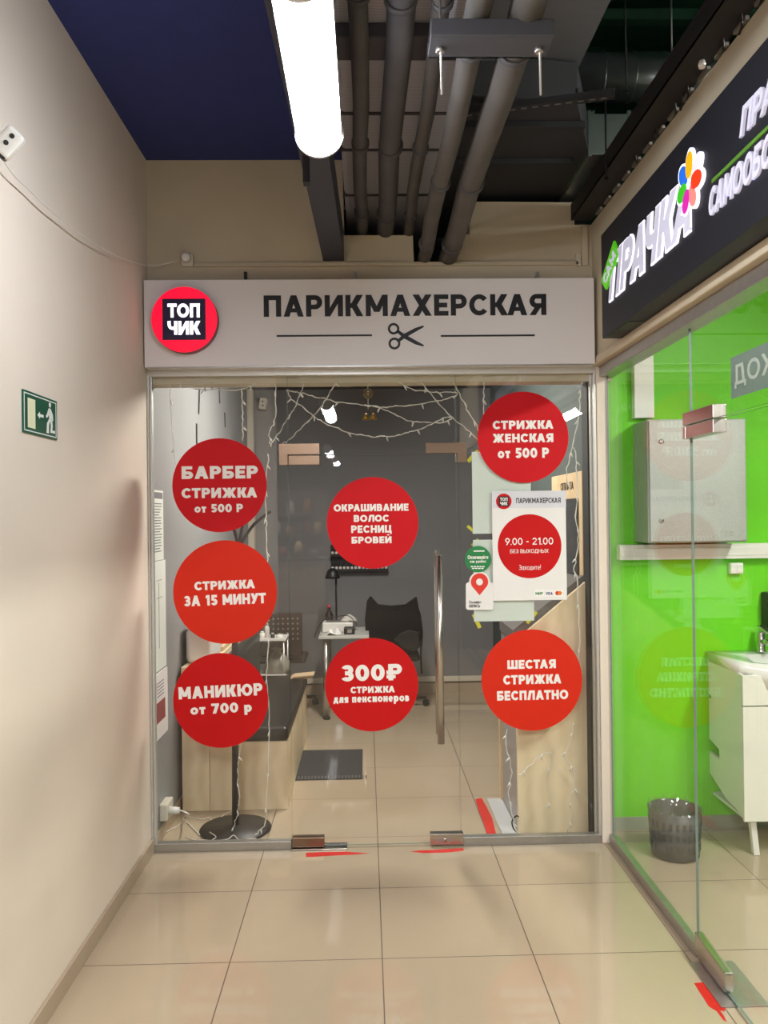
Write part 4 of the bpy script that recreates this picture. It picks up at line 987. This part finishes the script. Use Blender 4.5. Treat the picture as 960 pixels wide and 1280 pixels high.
# sofa
yf = onZ(300, 1013).y; sxl = onY(228, 1000, yf).x; sxr = onY(359.5, 1000, yf).x; ybk2 = 6.4
xbk = onY(262, 950, yf).x; zs = onY(330, 925, yf).z; zbk = onY(245, 834, yf).z
t = thing('waiting_sofa', ((sxl + sxr) / 2, (yf + ybk2) / 2, 0), 'oak-clad waiting bench with black leatherette seat along the left salon wall', 'sofa')
MB().box(sxl, xbk - .001, yf, ybk2, 0, zbk).build('back_case', wood, t, bevel=.003)
MB().box(xbk + .001, sxr, yf, ybk2, 0, zs - .01).build('seat_base', wood, t, bevel=.003)
MB().box(xbk + .08, sxr + .008, yf - .004, ybk2, zs - .01, zs + .075).build('seat_cushion', leather, t, bevel=.025, seg=4)
MB().box(xbk + .002, xbk + .10, yf + .01, ybk2 - .01, zs + .02, zbk - .02).build('back_cushion', leather, t, bevel=.03, seg=4)
# white container and papers on top of the back
a = onY(230, 820, yf + .2)
t = thing('storage_box', (-1.01, yf + .3, zbk), 'white plastic container standing on the back of the waiting bench', 'box')
MB().box(max(sxl, a.x) , xbk - .005, yf + .12, yf + .46, zbk, zbk + .21).build('tub', plastic_w, t, bevel=.03, seg=4)
MB().box(max(sxl, a.x) - .004, xbk, yf + .115, yf + .465, zbk + .21, zbk + .235).build('lid', plastic_w, t, bevel=.01)
t = thing('leaflet_tray', (-1.0, 5.6, zbk), 'low tray of pinkish leaflets on the back of the bench', 'tray')
MB().box(sxl + .02, xbk - .01, 5.36, 5.9, zbk, zbk + .03).build('tray', wood2, t, bevel=.003)
MB().box(sxl + .04, xbk - .03, 5.4, 5.86, zbk + .03, zbk + .045).build('leaflets', mat('pink_paper', (226, 200, 190), .7), t)
# tray with bag, cardboard
bx = onY(342, 845, 6.62).x
t = thing('salon_trolley', (bx, 6.65, 0), 'two-shelf white trolley behind the far end of the waiting bench', 'trolley')
x0t, x1t = onY(313, 800, 6.55).x, onY(357, 800, 6.55).x; z1t = onY(335, 802, 6.55).z
for zz in (.16, .44, z1t):
    MB().box(x0t, x1t, 6.5, 6.84, zz, zz + .016).box(x0t, x1t, 6.5, 6.508, zz, zz + .035).build('shelf', plastic_w, t, bevel=.004)
for xx in (x0t + .012, x1t - .012):
    for yy_ in (6.512, 6.828):
        MB().tube([(xx, yy_, .05), (xx, yy_, z1t + .03)], .008, 10).build('post', alu, t); MB().sphere((xx, yy_, .026), .025, 8).build('caster', plastic_b, t)
random.seed(2)
for i, (u, h, r_, m_, lb) in enumerate(((.10, .075, .025, plastic_off, 'cream jar at the left end of the trolley top'), (.32, .065, .022, plastic_w, 'short white jar second along the trolley top'), (.46, .13, .02, plastic_w, 'tall white bottle on the trolley top'), (.62, .05, .018, plastic_b, 'small dark bottle on the trolley top'), (.82, .045, .03, plastic_w, 'white pot at the right end of the trolley top'))):
    xx = x0t + (x1t - x0t) * u; o = MB().lathe([(.001, 0), (r_, 0), (r_, h * .72), (r_ * .6, h * .85), (.001, h * .85)], (xx, 6.58, z1t + .016), 18).build('bottle', m_)
    MB().lathe([(r_ * .62, 0), (r_ * .62, h * .15), (.001, h * .15)], (xx, 6.58, z1t + .016 + h * .85), 14).build('cap', plastic_w if i % 2 else alu, o)
    tag(o, lb, 'bottle', 'bottles on the trolley')
random.seed(12); 
mb = MB(); n = 18; vs = []; fs = []
for j, (rr, zz) in enumerate([(.001, 0), (.10, .0), (.115, .04), (.10, .10), (.06, .15), (.03, .175), (.05, .21)]):
    for k in range(n): a = 2 * PI * k / n; q = rr * (1 + random.uniform(-.16, .16)); vs.append((bx + .03 + q * math.cos(a), 6.66 + q * .8 * math.sin(a), .457 + zz + random.uniform(-.006, .006) * (zz > 0)))
for j in range(6):
    for k in range(n): fs.append((j * n + k, j * n + (k + 1) % n, (j + 1) * n + (k + 1) % n, (j + 1) * n + k))
mb.add(vs, fs, 0, True)
tag(mb.build('plastic_bag', mat('grey_plastic_bag', (150, 146, 132), .35)), 'crumpled translucent plastic bag on the lower shelf of the trolley', 'bag')
mb = MB()
for k in range(3): mb.obox((sxr - .03 + .012 * k, 6.28 - .02 * k, zs + .081 + .012 * k), (1, .1 - .1 * k, .05 * k), (0, 1, 0), (0, 0, 1), .08, .07, .004)
tag(mb.build('cardboard_pieces', mat('cardboard', (202, 176, 140), .8)), 'flat cardboard pieces at the far end of the bench seat', 'cardboard')
# mat on floor
mp = [onZ(*p) for p in [(365, 976), (453, 975), (455, 937.5), (374, 937.5)]]
t = thing('floor_mat', ((mp[0].x + mp[1].x) / 2, (mp[0].y + mp[2].y) / 2, 0), 'dark grey rubber mat on the salon floor', 'mat')
MB().box(mp[0].x, mp[1].x, mp[0].y, mp[2].y, 0, .008).build('mat_body', rubber, t, bevel=.002)
mb = MB()
for i in range(22):
    for j in range(3): mb.box(mp[0].x + .012 + i * .0225, mp[0].x + .024 + i * .0225, mp[0].y + .008 + j * .02, mp[0].y + .02 + j * .02, .008, .0095)
mb.build('edge_studs', mat('mat_stud', (96, 96, 94), .8), t)

def star_base(t, x, y, m, r=.27, rot=.3):
    for k in range(5):
        a = rot + 2 * PI * k / 5; ex, ey = x + r * math.cos(a), y + r * math.sin(a)
        MB().tube([(x, y, .10), (ex, ey, .075)], [.024, .015], 8).build('base_arm', m, t)
        MB().tube([(ex - .012, ey - .012, .03), (ex + .012, ey + .012, .03)], .029, 14).build('caster', plastic_b, t)
    MB().tube([(x, y, .09), (x, y, .44)], [.028, .022], 14).build('gas_column', m, t)
# brown perforated chair
cxr = onY(351, 800, 7.1).x
t = thing('office_chair', (cxr, 7.35, 0), 'brown plastic office chair with a perforated back behind the bench', 'chair', 'salon chairs')
star_base(t, cxr + .02, 7.38, plastic_b)
MB().box(cxr - .21, cxr + .21, 7.16, 7.56, .44, .485).build('seat', brown_plastic, t, bevel=.02, seg=3)
zb0, zb1 = .52, onY(351, 766, 7.12).z; bw = .19; bmz = MB(); nx, nz = 9, 9
bmz.box(cxr - bw, cxr + bw, 7.10, 7.125, zb0, zb1); bmz.build('backrest', brown_plastic, t, bevel=.012, seg=3)
mb = MB()
for i in range(nx - 1):
    for j in range(5):
        px_, pz_ = cxr - bw + .04 + i * (2 * bw - .08) / (nx - 2), zb1 - .05 - j * .045
        mb.prism(circle((px_, 7.0985, pz_), .009, UX, UZ, 10), (0, .002, 0))
mb.build('perforations', mat('hole_grey', (128, 122, 112), .7), t)
MB().box(cxr - .03, cxr + .03, 7.125, 7.16, .40, .75).build('back_bar', plastic_b, t, bevel=.008)
# manicure table and what stands on it
tl = onZ(411, 898); ty0 = tl.y - .08; tz = onY(430, 795, ty0).z; tx0, tx1 = onY(398, 795, ty0).x, onY(462, 795, ty0).x
t = thing('manicure_table', ((tx0 + tx1) / 2, ty0 + .3, 0), 'small pale table with tubular steel legs at the back of the salon', 'table')
MB().box(tx0, tx1 - .005, ty0, ty0 + .55, tz - .025, tz).build('table_top', mat('pale_top', (196, 196, 190), .35), t, bevel=.003)
for xx in (tx0 + .06, tx1 - .05):
    for yy_ in (ty0 + .06, ty0 + .49):
        l = MB().tube([(xx, yy_, .02), (xx, yy_, tz - .025)], .028, 18).build('leg', steel_pol, t); MB().tube([(xx, yy_, 0), (xx, yy_, .02)], .031, 18).build('leg_foot', plastic_b, l)
a = onY(403, 786, ty0 + .25); c = onY(441, 772, ty0 + .25)
t = thing('dust_collector', ((a.x + c.x) / 2, ty0 + .3, tz), 'white boxy manicure dust collector on the pale table', 'appliance')
MB().box(a.x, c.x, ty0 + .22, ty0 + .42, tz, tz + .085).build('case', plastic_w, t, bevel=.01)
MB().box(a.x + .03, c.x - .03, ty0 + .25, ty0 + .39, tz + .085, tz + .09).build('grille', alu, t)
a = onY(437, 784, ty0 + .12)
t = thing('nail_drill', (a.x, ty0 + .12, tz), 'small black drill unit on the front of the pale table', 'appliance')
MB().box(a.x - .05, a.x + .045, ty0 + .08, ty0 + .17, tz, tz + .06).build('case', plastic_b, t, bevel=.01)
MB().box(a.x - .02, a.x + .02, ty0 + .078, ty0 + .08, tz + .015, tz + .045).build('display', alu, t)
random.seed(4)
pts = [onY(x, y, ty0 + .06 + .01 * i) for i, (x, y) in enumerate([(446, 781), (436, 770), (420, 771), (404, 776), (397, 786), (393, 797)])]
tag(MB().tube(smooth_path(pts, 5), .004, 6).build('black_cable', plastic_b), 'black cable looped over the dust collector and off the table edge', 'cable')
mb = MB(); a = onY(418, 786, ty0 + .1); n = 7; vs = []; fs = []
for i in range(n):
    for j in range(n): vs.append((a.x - .06 + .02 * i, ty0 + .03 + .022 * j, tz + .004 + .05 * max(0, math.sin(i * 1.1) * math.sin(j * .8 + .3)) + random.uniform(0, .012)))
fs = [(i * n + j, i * n + j + 1, (i + 1) * n + j + 1, (i + 1) * n + j) for i in range(n - 1) for j in range(n - 1)]
o = mb.add(vs, fs, 0, True).build('napkin', paper2); s_ = o.modifiers.new('thick', 'SOLIDIFY'); s_.thickness = .002
tag(o, 'crumpled white napkin on the pale table', 'napkin')
a = onY(436, 768, ty0 + .3); mb = MB(); random.seed(8)
vs = []; fs = []; n = 8
for i in range(n):
    for j in range(n): vs.append((a.x - .07 + .02 * i, ty0 + .25 + .016 * j, tz + .09 + .05 * math.sin(PI * i / (n - 1)) * math.sin(PI * j / (n - 1)) + random.uniform(0, .008)))
fs = [(i * n + j, i * n + j + 1, (i + 1) * n + j + 1, (i + 1) * n + j) for i in range(n - 1) for j in range(n - 1)]
o = mb.add(vs, fs, 0, True).build('towel', mat('grey_towel', (196, 192, 184), .9)); s_ = o.modifiers.new('thick', 'SOLIDIFY'); s_.thickness = .004
tag(o, 'pale folded towel lying on top of the dust collector', 'towel')
a = onY(420.5, 768, ty0 + .47); zsh = onY(417, 716, ty0 + .45).z
t = thing('desk_lamp', (a.x, ty0 + .47, tz), 'black desk lamp with a dome shade on the pale table', 'lamp')
MB().lathe([(.001, 0), (.07, 0), (.07, .012), (.012, .02), (.001, .02)], (a.x, ty0 + .47, tz), 24).build('base', plastic_b, t)
MB().tube([(a.x, ty0 + .47, tz + .015), (a.x, ty0 + .47, zsh + .02)], .009, 10).build('stem', plastic_b, t)
MB().lathe([(.068, -.05), (.066, -.03), (.05, .015), (.025, .04), (.001, .045)], (a.x - .03, ty0 + .44, zsh), 24).build('shade', plastic_b, t)
a = onY(411, 765, ty0 + .4)
o = MB().lathe([(.001, 0), (.036, 0), (.036, .13), (.014, .165), (.014, .19), (.001, .19)], (a.x, ty0 + .46, tz), 18).build('bottle', mat('dark_brown_glass', (34, 22, 22), .2))
MB().lathe([(.016, 0), (.016, .03), (.001, .03)], (a.x, ty0 + .46, tz + .19), 14).build('cap', mat('pink_cap', (190, 60, 90), .4), o)
tag(o, 'dark bottle with a pink cap beside the desk lamp', 'bottle')
# cat-ear chair
ccx = onY(493, 800, 7.2).x
t = thing('office_chair', (ccx, 7.4, 0), 'black chair with a cat-ear backrest beside the pale table', 'chair', 'salon chairs')
star_base(t, ccx + .02, 7.36, plastic_b, .27, -.05)
MB().box(ccx - .23, ccx + .23, 7.2, 7.64, .43, .50).build('seat', fabric_b, t, bevel=.03, seg=3)
ol = [(458.5, 752), (463, 745), (473, 756), (489, 757.5), (507, 756), (521, 746), (523.5, 760), (527, 772), (526.5, 800), (522, 812), (505, 820), (490, 822), (470, 820), (458, 805), (456, 775)]
MB().prism([onY(*p, 7.16) for p in ol], (0, .06, 0)).build('backrest', fabric_b, t, bevel=.012, seg=3)
MB().box(ccx - .03, ccx + .03, 7.22, 7.26, .38, .70).build('back_bar', plastic_b, t)
a = onY(524, 775, 7.14)
MB().tube(smooth_path([onY(524, 765, 7.14), onY(527.5, 790, 7.13), onY(526, 815, 7.13), onY(527, 842, 7.14)], 4), .009, 6).build('strap', fabric_b, t)
bgp = [onY(*p, 7.13) for p in [(492, 800), (500, 792), (512, 787), (524, 790), (526, 808), (518, 815), (503, 810)]]
tag(MB().prism(bgp, (0, .028, 0)).build('hanging_bag', mat('black_nylon', (14, 13, 14), .5), bevel=.01, seg=3), 'small black bag slung on the back of the cat-ear chair', 'bag')
# polish shelf on back wall
x0p, x1p = onY(413.5, 700, YB).x, onY(485, 700, YB).x
zl = onY(450, 712, YB).z; zu = onY(430, 693.5, YB).z
t = thing('polish_shelf', ((x0p + x1p) / 2, YB - .05, zl), 'black two-tier wall shelf of small bottles half hidden by the door sticker', 'shelf')
for zz in (zl, zu):
    MB().box(x0p, x1p, YB - .075, YB, zz - .014, zz).box(x0p, x1p, YB - .075, YB - .07, zz, zz + .012).build('tier', plastic_b, t)
MB().box(x0p, x1p, YB - .006, YB, zl - .02, zu + .10).build('back_plate', plastic_b, t)
nb = 15; proto = None
for row, zz in enumerate((zl, zu)):
    for i in range(nb):
        xx = x0p + .02 + (x1p - x0p - .04) * i / (nb - 1)
        if proto is None:
            proto = MB().lathe([(.001, 0), (.013, 0), (.014, .03), (.008, .036), (.001, .036)], (xx, YB - .045, zz), 12).build('polish_bottle', mat('pale_polish', (226, 220, 214), .25))
            MB().lathe([(.008, 0), (.006, .035), (.001, .036)], (xx, YB - .045, zz + .036), 10).build('cap', plastic_b, proto); o = proto
        else:
            o = copy_tree(proto); o.location = (xx, YB - .045, zz)
        tag(o, 'small pale nail polish bottle on the %s tier of the black wall shelf' % ('lower', 'upper')[row], 'bottle', 'nail polish bottles on the %s tier' % ('lower', 'upper')[row])
# counter on the right
yk = onZ(690, 1041).y; kx0 = onY(647.5, 1000, yk).x; kx1 = 1.24
zk0 = onY(660.7, 787, yk); zk1 = onY(731.5, 727.5, yk)
t = thing('reception_counter', ((kx0 + kx1) / 2, yk + .3, 0), 'pale oak counter with a sloping top behind the right-hand glass', 'counter')
sl = (zk1.z - zk0.z) / (zk1.x - zk0.x)
MB().prism([(kx0, yk, 0), (kx1, yk, 0), (kx1, yk, zk1.z + .03), (zk1.x, yk, zk1.z), (kx0, yk, zk0.z - sl * (zk0.x - kx0))], (0, .03, 0)).build('end_panel', wood, t, bevel=.002)
zk = zk0.z - sl * (zk0.x - kx0)
MB().box(kx0, kx0 + .02, yk + .03, yk + .48, 0, zk).build('side_panel', mat('grey_laminate', (150, 152, 156), .3), t)
MB().prism([(kx0 - .01, yk + .035, zk - .01), (zk1.x + .02, yk + .035, zk1.z - .005), (zk1.x + .02, yk + .035, zk1.z + .05), (kx0 - .01, yk + .035, zk + .05)], (0, .44, 0)).build('sloping_top', mat('grey_top', (112, 108, 106), .4), t)
q = onZ(622, 995); MB().box(onY(622.5, 950, 4.95).x, kx0 + .01, yk + .49, yk + .53, 0, zk - .1).build('rear_panel', wood2, t, bevel=.002)
pb = [onZ(*p, .012) for p in [(627, 1041.5), (646, 1043), (635, 996.5), (608.5, 997.5)]]
MB().box(pb[3].x, kx0 - .001, pb[0].y, pb[3].y, 0, .012).build('base_plate', mat('pale_plate', (196, 198, 198), .4), t, bevel=.005)
tag(MB().tube(smooth_path([onY(646, 1040, yk - .03), onY(642, 1036, yk - .04), onY(640, 1027, yk - .04), onY(645, 1020, yk - .03), onY(648, 1021, yk - .02)], 5), .004, 6).build('black_cable', plastic_b), 'short black cable loop at the foot of the oak counter', 'cable')
# payment board on the right-hand salon wall
xpb = 1.20
y_n, y_f = onX(734.5, 640, xpb).y, onX(690, 640, xpb).y; zt_ = onX(733.5, 587, xpb).z
t = thing('payment_board', (1.22, (y_n + y_f) / 2, zk1.z + .06), 'oak payment board with a dark screen on the right salon wall', 'board')
MB().box(xpb, 1.245, max(y_n, YG + .17), y_f, zk1.z + .02, zt_).build('panel', wood2, t, bevel=.003)
sa, sc = onX(724, 700, xpb).y, onX(705, 700, xpb).y; sz_t, sz_b = onX(723, 622.6, xpb).z, onX(724.4, 728, xpb).z
MB().box(xpb - .012, xpb, sa, sc + .05, sz_b, sz_t).build('screen', mat('screen_grey', (72, 74, 76), .12), t, bevel=.002)
ta, tc_ = onX(701, 607, xpb).y, onX(717, 607, xpb).y; z0_, z1_ = onX(709, 612.5, xpb).z, onX(709, 603, xpb).z
mb = MB(); letter(mb, 'ОПЛАТА', (xpb, ta, z0_), (xpb, tc_, z0_), (xpb, ta, z1_), (-.002, 0, 0), .15, .12); mb.build('lettering', ink, t)
# notice sheets on the left salon wall
def wall_sheet(label, pxa, pxb, za, zb_, m=paper, d=.003, bands=()):
    y0, y1 = onX(pxa, 700, XL).y, onX(pxb, 700, XL).y
    o = MB().box(XL, XL + d, y0, y1, za, zb_).build('notice_sheet', m); tag(o, label, 'notice', 'notices on the left salon wall')
    mb = MB()
    for (u0_, u1_, v0_, v1_) in bands: mb.box(XL + d, XL + d + .0005, y0 + (y1 - y0) * u0_, y0 + (y1 - y0) * u1_, za + (zb_ - za) * v0_, za + (zb_ - za) * v1_)
    if bands: mb.build('print_mark', mat('print_grey', (120, 122, 126), .7), o)
    return o, y0, y1, za, zb_
zA = onX(190, 612, XL).z; zB = onX(190, 702, XL).z; zC_ = onX(192, 850, XL).z; zD_ = onX(192, 930, XL).z
random.seed(6)
wall_sheet('white notice with a dark heading, top of the column on the left salon wall', 188.8, 204, zB, zA, paper, .003, [(.08, .95, .88, .97)] + [(.14, .14 + random.uniform(.5, .78), .80 - .04 * k, .815 - .04 * k) for k in range(18)])
wall_sheet('plain white sheet, middle of the column on the left salon wall', 189.5, 206, zC_ + .03, zB - .004, paper, .003, [(.3, .7, .82, .825), (.3, .75, .66, .664), (.45, .48, .2, .8)])
o, y0, y1, za, zb_ = wall_sheet('framed notice with a colour print, lowest of the column on the left salon wall', 190, 206.5, zD_, zC_ + .02, paper2, .006, [(.2, .7, .84 - .05 * k, .855 - .05 * k) for k in range(5)])
mb = MB().box(XL + .006, XL + .007, y0 + .04, y1 - .06, za + .09, za + .2); mb.build('colour_print', mat('print_red', (150, 70, 70), .6), o)
for i, (px_, py_, h_, tl_) in enumerate(((248.5, 500, .10, .2), (256, 477, .07, 0), (274, 490, .09, -.15), (265, 478, .06, .3), (281, 525, .06, -.2), (245.5, 548, .1, 0))):
    q = onX(px_, py_, XL); d = Vector((0, tl_, 1)).normalized()
    tag(MB().obox((XL + .002, q.y, q.z), (0, 1, -tl_), d, (1, 0, 0), .018, h_, .002).build('wall_decal', plastic_b, bevel=.003),
        ['slanted black wall mark right of the corner, second row', 'black wall mark touching the top edge', 'slim black wall mark high and further back', 'short black wall mark near the top edge', 'small black wall mark furthest back', 'rounded black wall mark just above the left column of stickers'][i], 'decal', 'black marks on the left salon wall')
# small sensor and its pipe on the rear left corner
q = onX(329, 505, XL + .12)
q = onY(329, 505, YB - .06)
t = thing('wall_sensor', (q.x, YB, q.z - .05), 'white sensor box with two dark dots high in the back left corner of the salon', 'sensor')
MB().obox((q.x, YB - .05, q.z), (1, 0, -.15), (0, 1, 0), (.15, 0, 1), .035, .05, .055).build('case', plastic_off, t, bevel=.008)
for k in (-.02, .02): MB().lathe([(.008, 0), (.008, -.003)], (q.x, YB - .1, q.z + k), 12, axis='Y').build('lens', plastic_b, t)
# power block and plug on the left salon wall
q = onX(206, 1013, XL + .02)
t = thing('power_socket', (XL, q.y, q.z - .05), 'cream surface socket with a white plug low behind the left glass', 'socket')
MB().box(XL, XL + .045, q.y - .045, q.y + .09, q.z - .045, q.z + .045).build('socket_box', plastic_off, t, bevel=.006)
MB().tube([(XL + .045, q.y + .0, q.z), (XL + .10, q.y + .0, q.z - .002)], [.022, .017], 14).build('plug', plastic_w, t)
def floor_wire(label, pts, r=.003):
    P = [Vector((XL + .10, q.y, q.z))] + [onZ(*p, .006) for p in pts]
    P.insert(1, Vector((XL + .15, q.y + .01, q.z - .03)))
    return tag(MB().tube(smooth_path(P, 5), r, 6).build('white_cable', wire_w), label, 'cable', 'white cables on the salon floor')
floor_wire('white cable running from the plug to the coat stand base', [(228, 1022), (236, 1030), (243, 1037), (250, 1044)])
floor_wire('white cable from the plug curling along the bench foot', [(232, 1020), (252, 1024), (262, 1022), (268, 1030), (280, 1018), (290, 1014)], .0025)
floor_wire('white cable from the plug to the left glass edge', [(226, 1030), (215, 1036), (204, 1042), (193, 1045)], .003)

# fairy-light strands behind the glass
YL = YI + .02
def strand(label, pts, bulbs, r=.0022, plane=None, seed=1, wig=.004):
    rnd = random.Random(seed)
    P = [onY(x, y, YL) if plane is None else onY(x, y, plane) for x, y in pts]
    S_ = smooth_path(P, 6); S_ = [p + Vector((rnd.uniform(-wig, wig), rnd.uniform(-.002, .002), rnd.uniform(-wig, wig))) for p in S_]
    o = MB().tube(S_, r, 5).tube([p + Vector((.003 * math.sin(i * .9), .003, .003 * math.cos(i * .9))) for i, p in enumerate(S_)], r * .8, 5).build('string_light', wire_w)
    tag(o, label, 'string lights', 'fairy-light strands behind the salon glass')
    for k in range(bulbs):
        p = S_[int((k + .5) / bulbs * (len(S_) - 1))]; a = rnd.uniform(-2.4, -.7)
        d = Vector((math.cos(a), 0, math.sin(a)))
        MB().tube([p, p + d * .012, p + d * .028], [.003, .0045, .002], 8).build('bulb', plastic_w, o)
    return o
c6 = lambda L: [(330 + x / 3.556, 470 + y / 3.556) for x, y in L]
strand('upper looped fairy-light swag across the transom', c6([(565, 12), (620, 40), (690, 65), (780, 72), (850, 72), (855, 85), (800, 105), (700, 122), (600, 133), (520, 138), (450, 130), (330, 115), (240, 95), (160, 75), (100, 60)]), 7, seed=1)
strand('lower looped fairy-light swag across the transom', c6([(100, 60), (120, 100), (160, 130), (215, 175), (270, 210), (360, 245), (440, 265), (520, 270), (590, 265), (650, 248), (720, 225), (770, 200), (820, 182), (832, 190), (800, 205), (740, 208), (650, 200), (580, 170), (500, 140), (450, 130)]), 9, seed=2)
strand('slanting fairy-light strand left of the door hinge, the shorter one', c6([(185, 12), (158, 90), (130, 150), (100, 195), (60, 260), (28, 312)]), 3, seed=3)
strand('slanting fairy-light strand crossing above the door hinge, the longer one', c6([(335, 12), (300, 60), (250, 140), (200, 195), (120, 275), (75, 305)]), 4, seed=4)
strand('wavy fairy-light strand hanging left of the door corner', c6([(50, 12), (52, 100), (45, 200), (25, 250), (28, 312)]), 3, seed=5)
strand('slanting fairy-light strand from the transom to the women\'s haircut sticker', c6([(685, 12), (740, 80), (830, 180), (900, 235), (950, 285)]), 3, seed=6)
strand('steep fairy-light strand right of the transom', c6([(838, 12), (870, 80), (910, 160), (955, 240)]), 3, seed=7)
strand('long vertical fairy-light strand between the left stickers and the door', [(335, 567), (333, 600), (331.5, 630), (333, 660), (334, 705), (335, 740), (334, 775), (335, 800), (334, 850), (336, 905), (335, 960), (333, 1000), (331, 1030), (318, 1045)], 12, seed=8)
strand('sagging fairy-light strand along the top of the left glass', [(211, 473), (232, 482), (255, 487), (302, 486), (330, 474)], 3, seed=9)
strand('vertical fairy-light strand above the БАРБЕР sticker', [(302, 486), (302.5, 510), (303, 530), (303, 550)], 2, seed=10)
strand('thin vertical fairy-light strand near the left edge of the glass', [(212, 474), (213, 500), (214, 526), (217, 560), (221, 592)], 2, .0014, seed=11)
strand('short vertical fairy-light strand left of the women\'s haircut sticker', [(605, 472), (605, 500), (605.5, 530)], 1, .0018, seed=12)
strand('tangled fairy-light strand hanging right of the women\'s haircut sticker', [(728, 474), (725, 500), (722, 530), (714, 565), (708, 590), (712, 612)], 4, seed=13)
strand('fairy-light strand hanging in front of the payment screen', [(718, 560), (722, 600), (720, 640), (723, 680), (718, 712), (722, 725), (724, 790), (723, 830), (716, 860)], 8, seed=14)
strand('fairy-light strand hanging low in front of the oak counter', [(716, 905), (712, 930), (706, 945), (716, 960), (718, 985), (712, 1000), (714, 1020), (709, 1040)], 6, .0018, seed=15)
strand('fairy-light strand trailing beside the counter\'s left edge', [(634, 912), (632, 930), (640, 965), (636, 990), (640, 1015), (646, 1040)], 5, .0018, seed=16)
strand('fairy-light strand drooping across the oak counter front', [(648, 970), (660, 960), (675, 945), (690, 942), (684, 970), (686, 1000), (682, 1010)], 4, .0018, seed=17)
random.seed(21)
for k, (lb, L) in enumerate((('tangle of fairy lights lying on the coat stand base', [(262, 1040), (270, 1046), (266, 1050), (284, 1049), (292, 1044), (300, 1050), (318, 1048), (326, 1052), (345, 1049)]), ('fairy-light wire winding on the floor left of the coat stand', [(232, 1046), (245, 1050), (258, 1050), (272, 1052), (290, 1052), (310, 1052)]))):
    pts = [onZ(x, y, .03 if k == 0 else .006) for x, y in L]
    tag(MB().tube(smooth_path(pts, 5), .0025, 5).build('string_light', wire_w), lb, 'string lights', 'fairy-light strands behind the salon glass')
strand('fairy-light strand wound down the coat stand pole', [(301, 930), (298, 955), (297, 975), (299, 1000), (296, 1020), (292, 1034), (287, 1042)], 4, .0018, plane=4.44, seed=19)
# brass bells
YBl = YI + .05
q = onY(460, 498, YBl)
t = thing('brass_chime', (q.x, YBl, q.z - .1), 'brass door chime with two small bells hanging above the salon door', 'chime')
MB().tube([(q.x, YBl, ZT), (q.x, YBl, q.z - .06)], .0018, 6).build('cord', plastic_off, t)
old = mat('aged_brass', (120, 100, 52), .5, .7, noise=.3, nscale=120)
mb = MB().lathe([(.001, -.006), (.010, -.005), (.012, 0), (.010, .004), (.001, .004)], (q.x, YBl, q.z + .025), 20, axis='Y')
mb.tube(circle((q.x, YBl, q.z + .025), .024, UX, UZ, 28) + circle((q.x, YBl, q.z + .025), .024, UX, UZ, 28)[:1], .003, 8)
for k in range(8): a = k * PI / 4; mb.tube([(q.x, YBl, q.z + .025), (q.x + .024 * math.cos(a), YBl, q.z + .025 + .024 * math.sin(a))], .0022, 6)
mb.build('medallion', old, t)
for dx in (-.013, .027):
    z_ = q.z - .115; MB().tube([(q.x + dx * .4, YBl, q.z - .05), (q.x + dx, YBl, z_ + .03)], .0012, 5).lathe([(.002, .034), (.010, .03), (.015, .015), (.019, 0), (.016, 0), (.001, .02)], (q.x + dx, YBl, z_), 20).build('bell', gold, t)
# round detector and vent on salon ceiling
q = onZ(433, 478, 3.0)
tag(MB().lathe([(.001, -.03), (.09, -.03), (.11, -.01), (.11, 0), (.001, 0)], (q.x, q.y, 3.0), 32).build('ceiling_detector', mat('detector_grey', (176, 176, 172), .5)), 'round pale ceiling fitting in the salon just above the transom swags', 'fitting')
q = onZ(500, 477, 3.0)
t = thing('ceiling_vent', (q.x, q.y, 2.985), 'dark square vent in the salon ceiling right of the round fitting', 'vent')
MB().box(q.x - .16, q.x + .16, q.y - .2, q.y + .2, 2.985, 3.0).build('frame', plastic_b, t)
mb = MB()
for k in range(6): mb.box(q.x - .14, q.x + .14, q.y - .17 + k * .06, q.y - .15 + k * .06, 2.98, 2.985)
mb.build('slat', darkgrey, t)

# ================================================================== HALL BEHIND THE VIEWER (seen mirrored in the glass)
t = thing('market_counter', (-2.2, -6.2, 0), 'beige market counter in the hall behind the viewer, mirrored in the salon glass', 'counter')
MB().box(-3.6, -.75, -6.5, -6.0, 0, .95).build('body', mat('hall_beige', (206, 180, 150), .6), t)
MB().box(-3.65, -.72, -6.55, -5.95, .95, 1.0).build('top', mat('hall_dark', (80, 70, 60), .5), t)
MB().box(-3.6, -.75, -8.0, -7.9, 0, 2.3).build('back_shelving', mat('hall_shelf', (104, 92, 78), .7), t)
random.seed(31)
for k in range(26):
    x = -3.4 + (k % 9) * .31 + random.uniform(-.05, .05); z = 1.0 + (k // 9) * .42; h = random.uniform(.12, .3)
    cmat = mat('goods_%d' % (k % 5), [(190, 120, 60), (150, 60, 50), (200, 170, 110), (110, 100, 80), (220, 210, 190)][k % 5], .5)
    tag(MB().lathe([(.001, 0), (.08, 0), (.085, h * .7), (.04, h), (.001, h)], (x, -6.25 if k < 9 else -7.8, z if k < 9 else z - .02), 12).build('goods_jar', cmat), 'jar of goods on the market stall behind the viewer', 'jar', 'goods on the market stall')
o = MB()
o.box(-3.6, -1.05, -7.95, -7.6, 1.36, 1.39).box(-3.6, -1.05, -7.95, -7.6, 1.78, 1.81)
o.build('shelf_board', mat('hall_shelf', (104, 92, 78), .7), t)

for ob in list(bpy.data.objects):
    if '_w' in ob: del ob['_w']
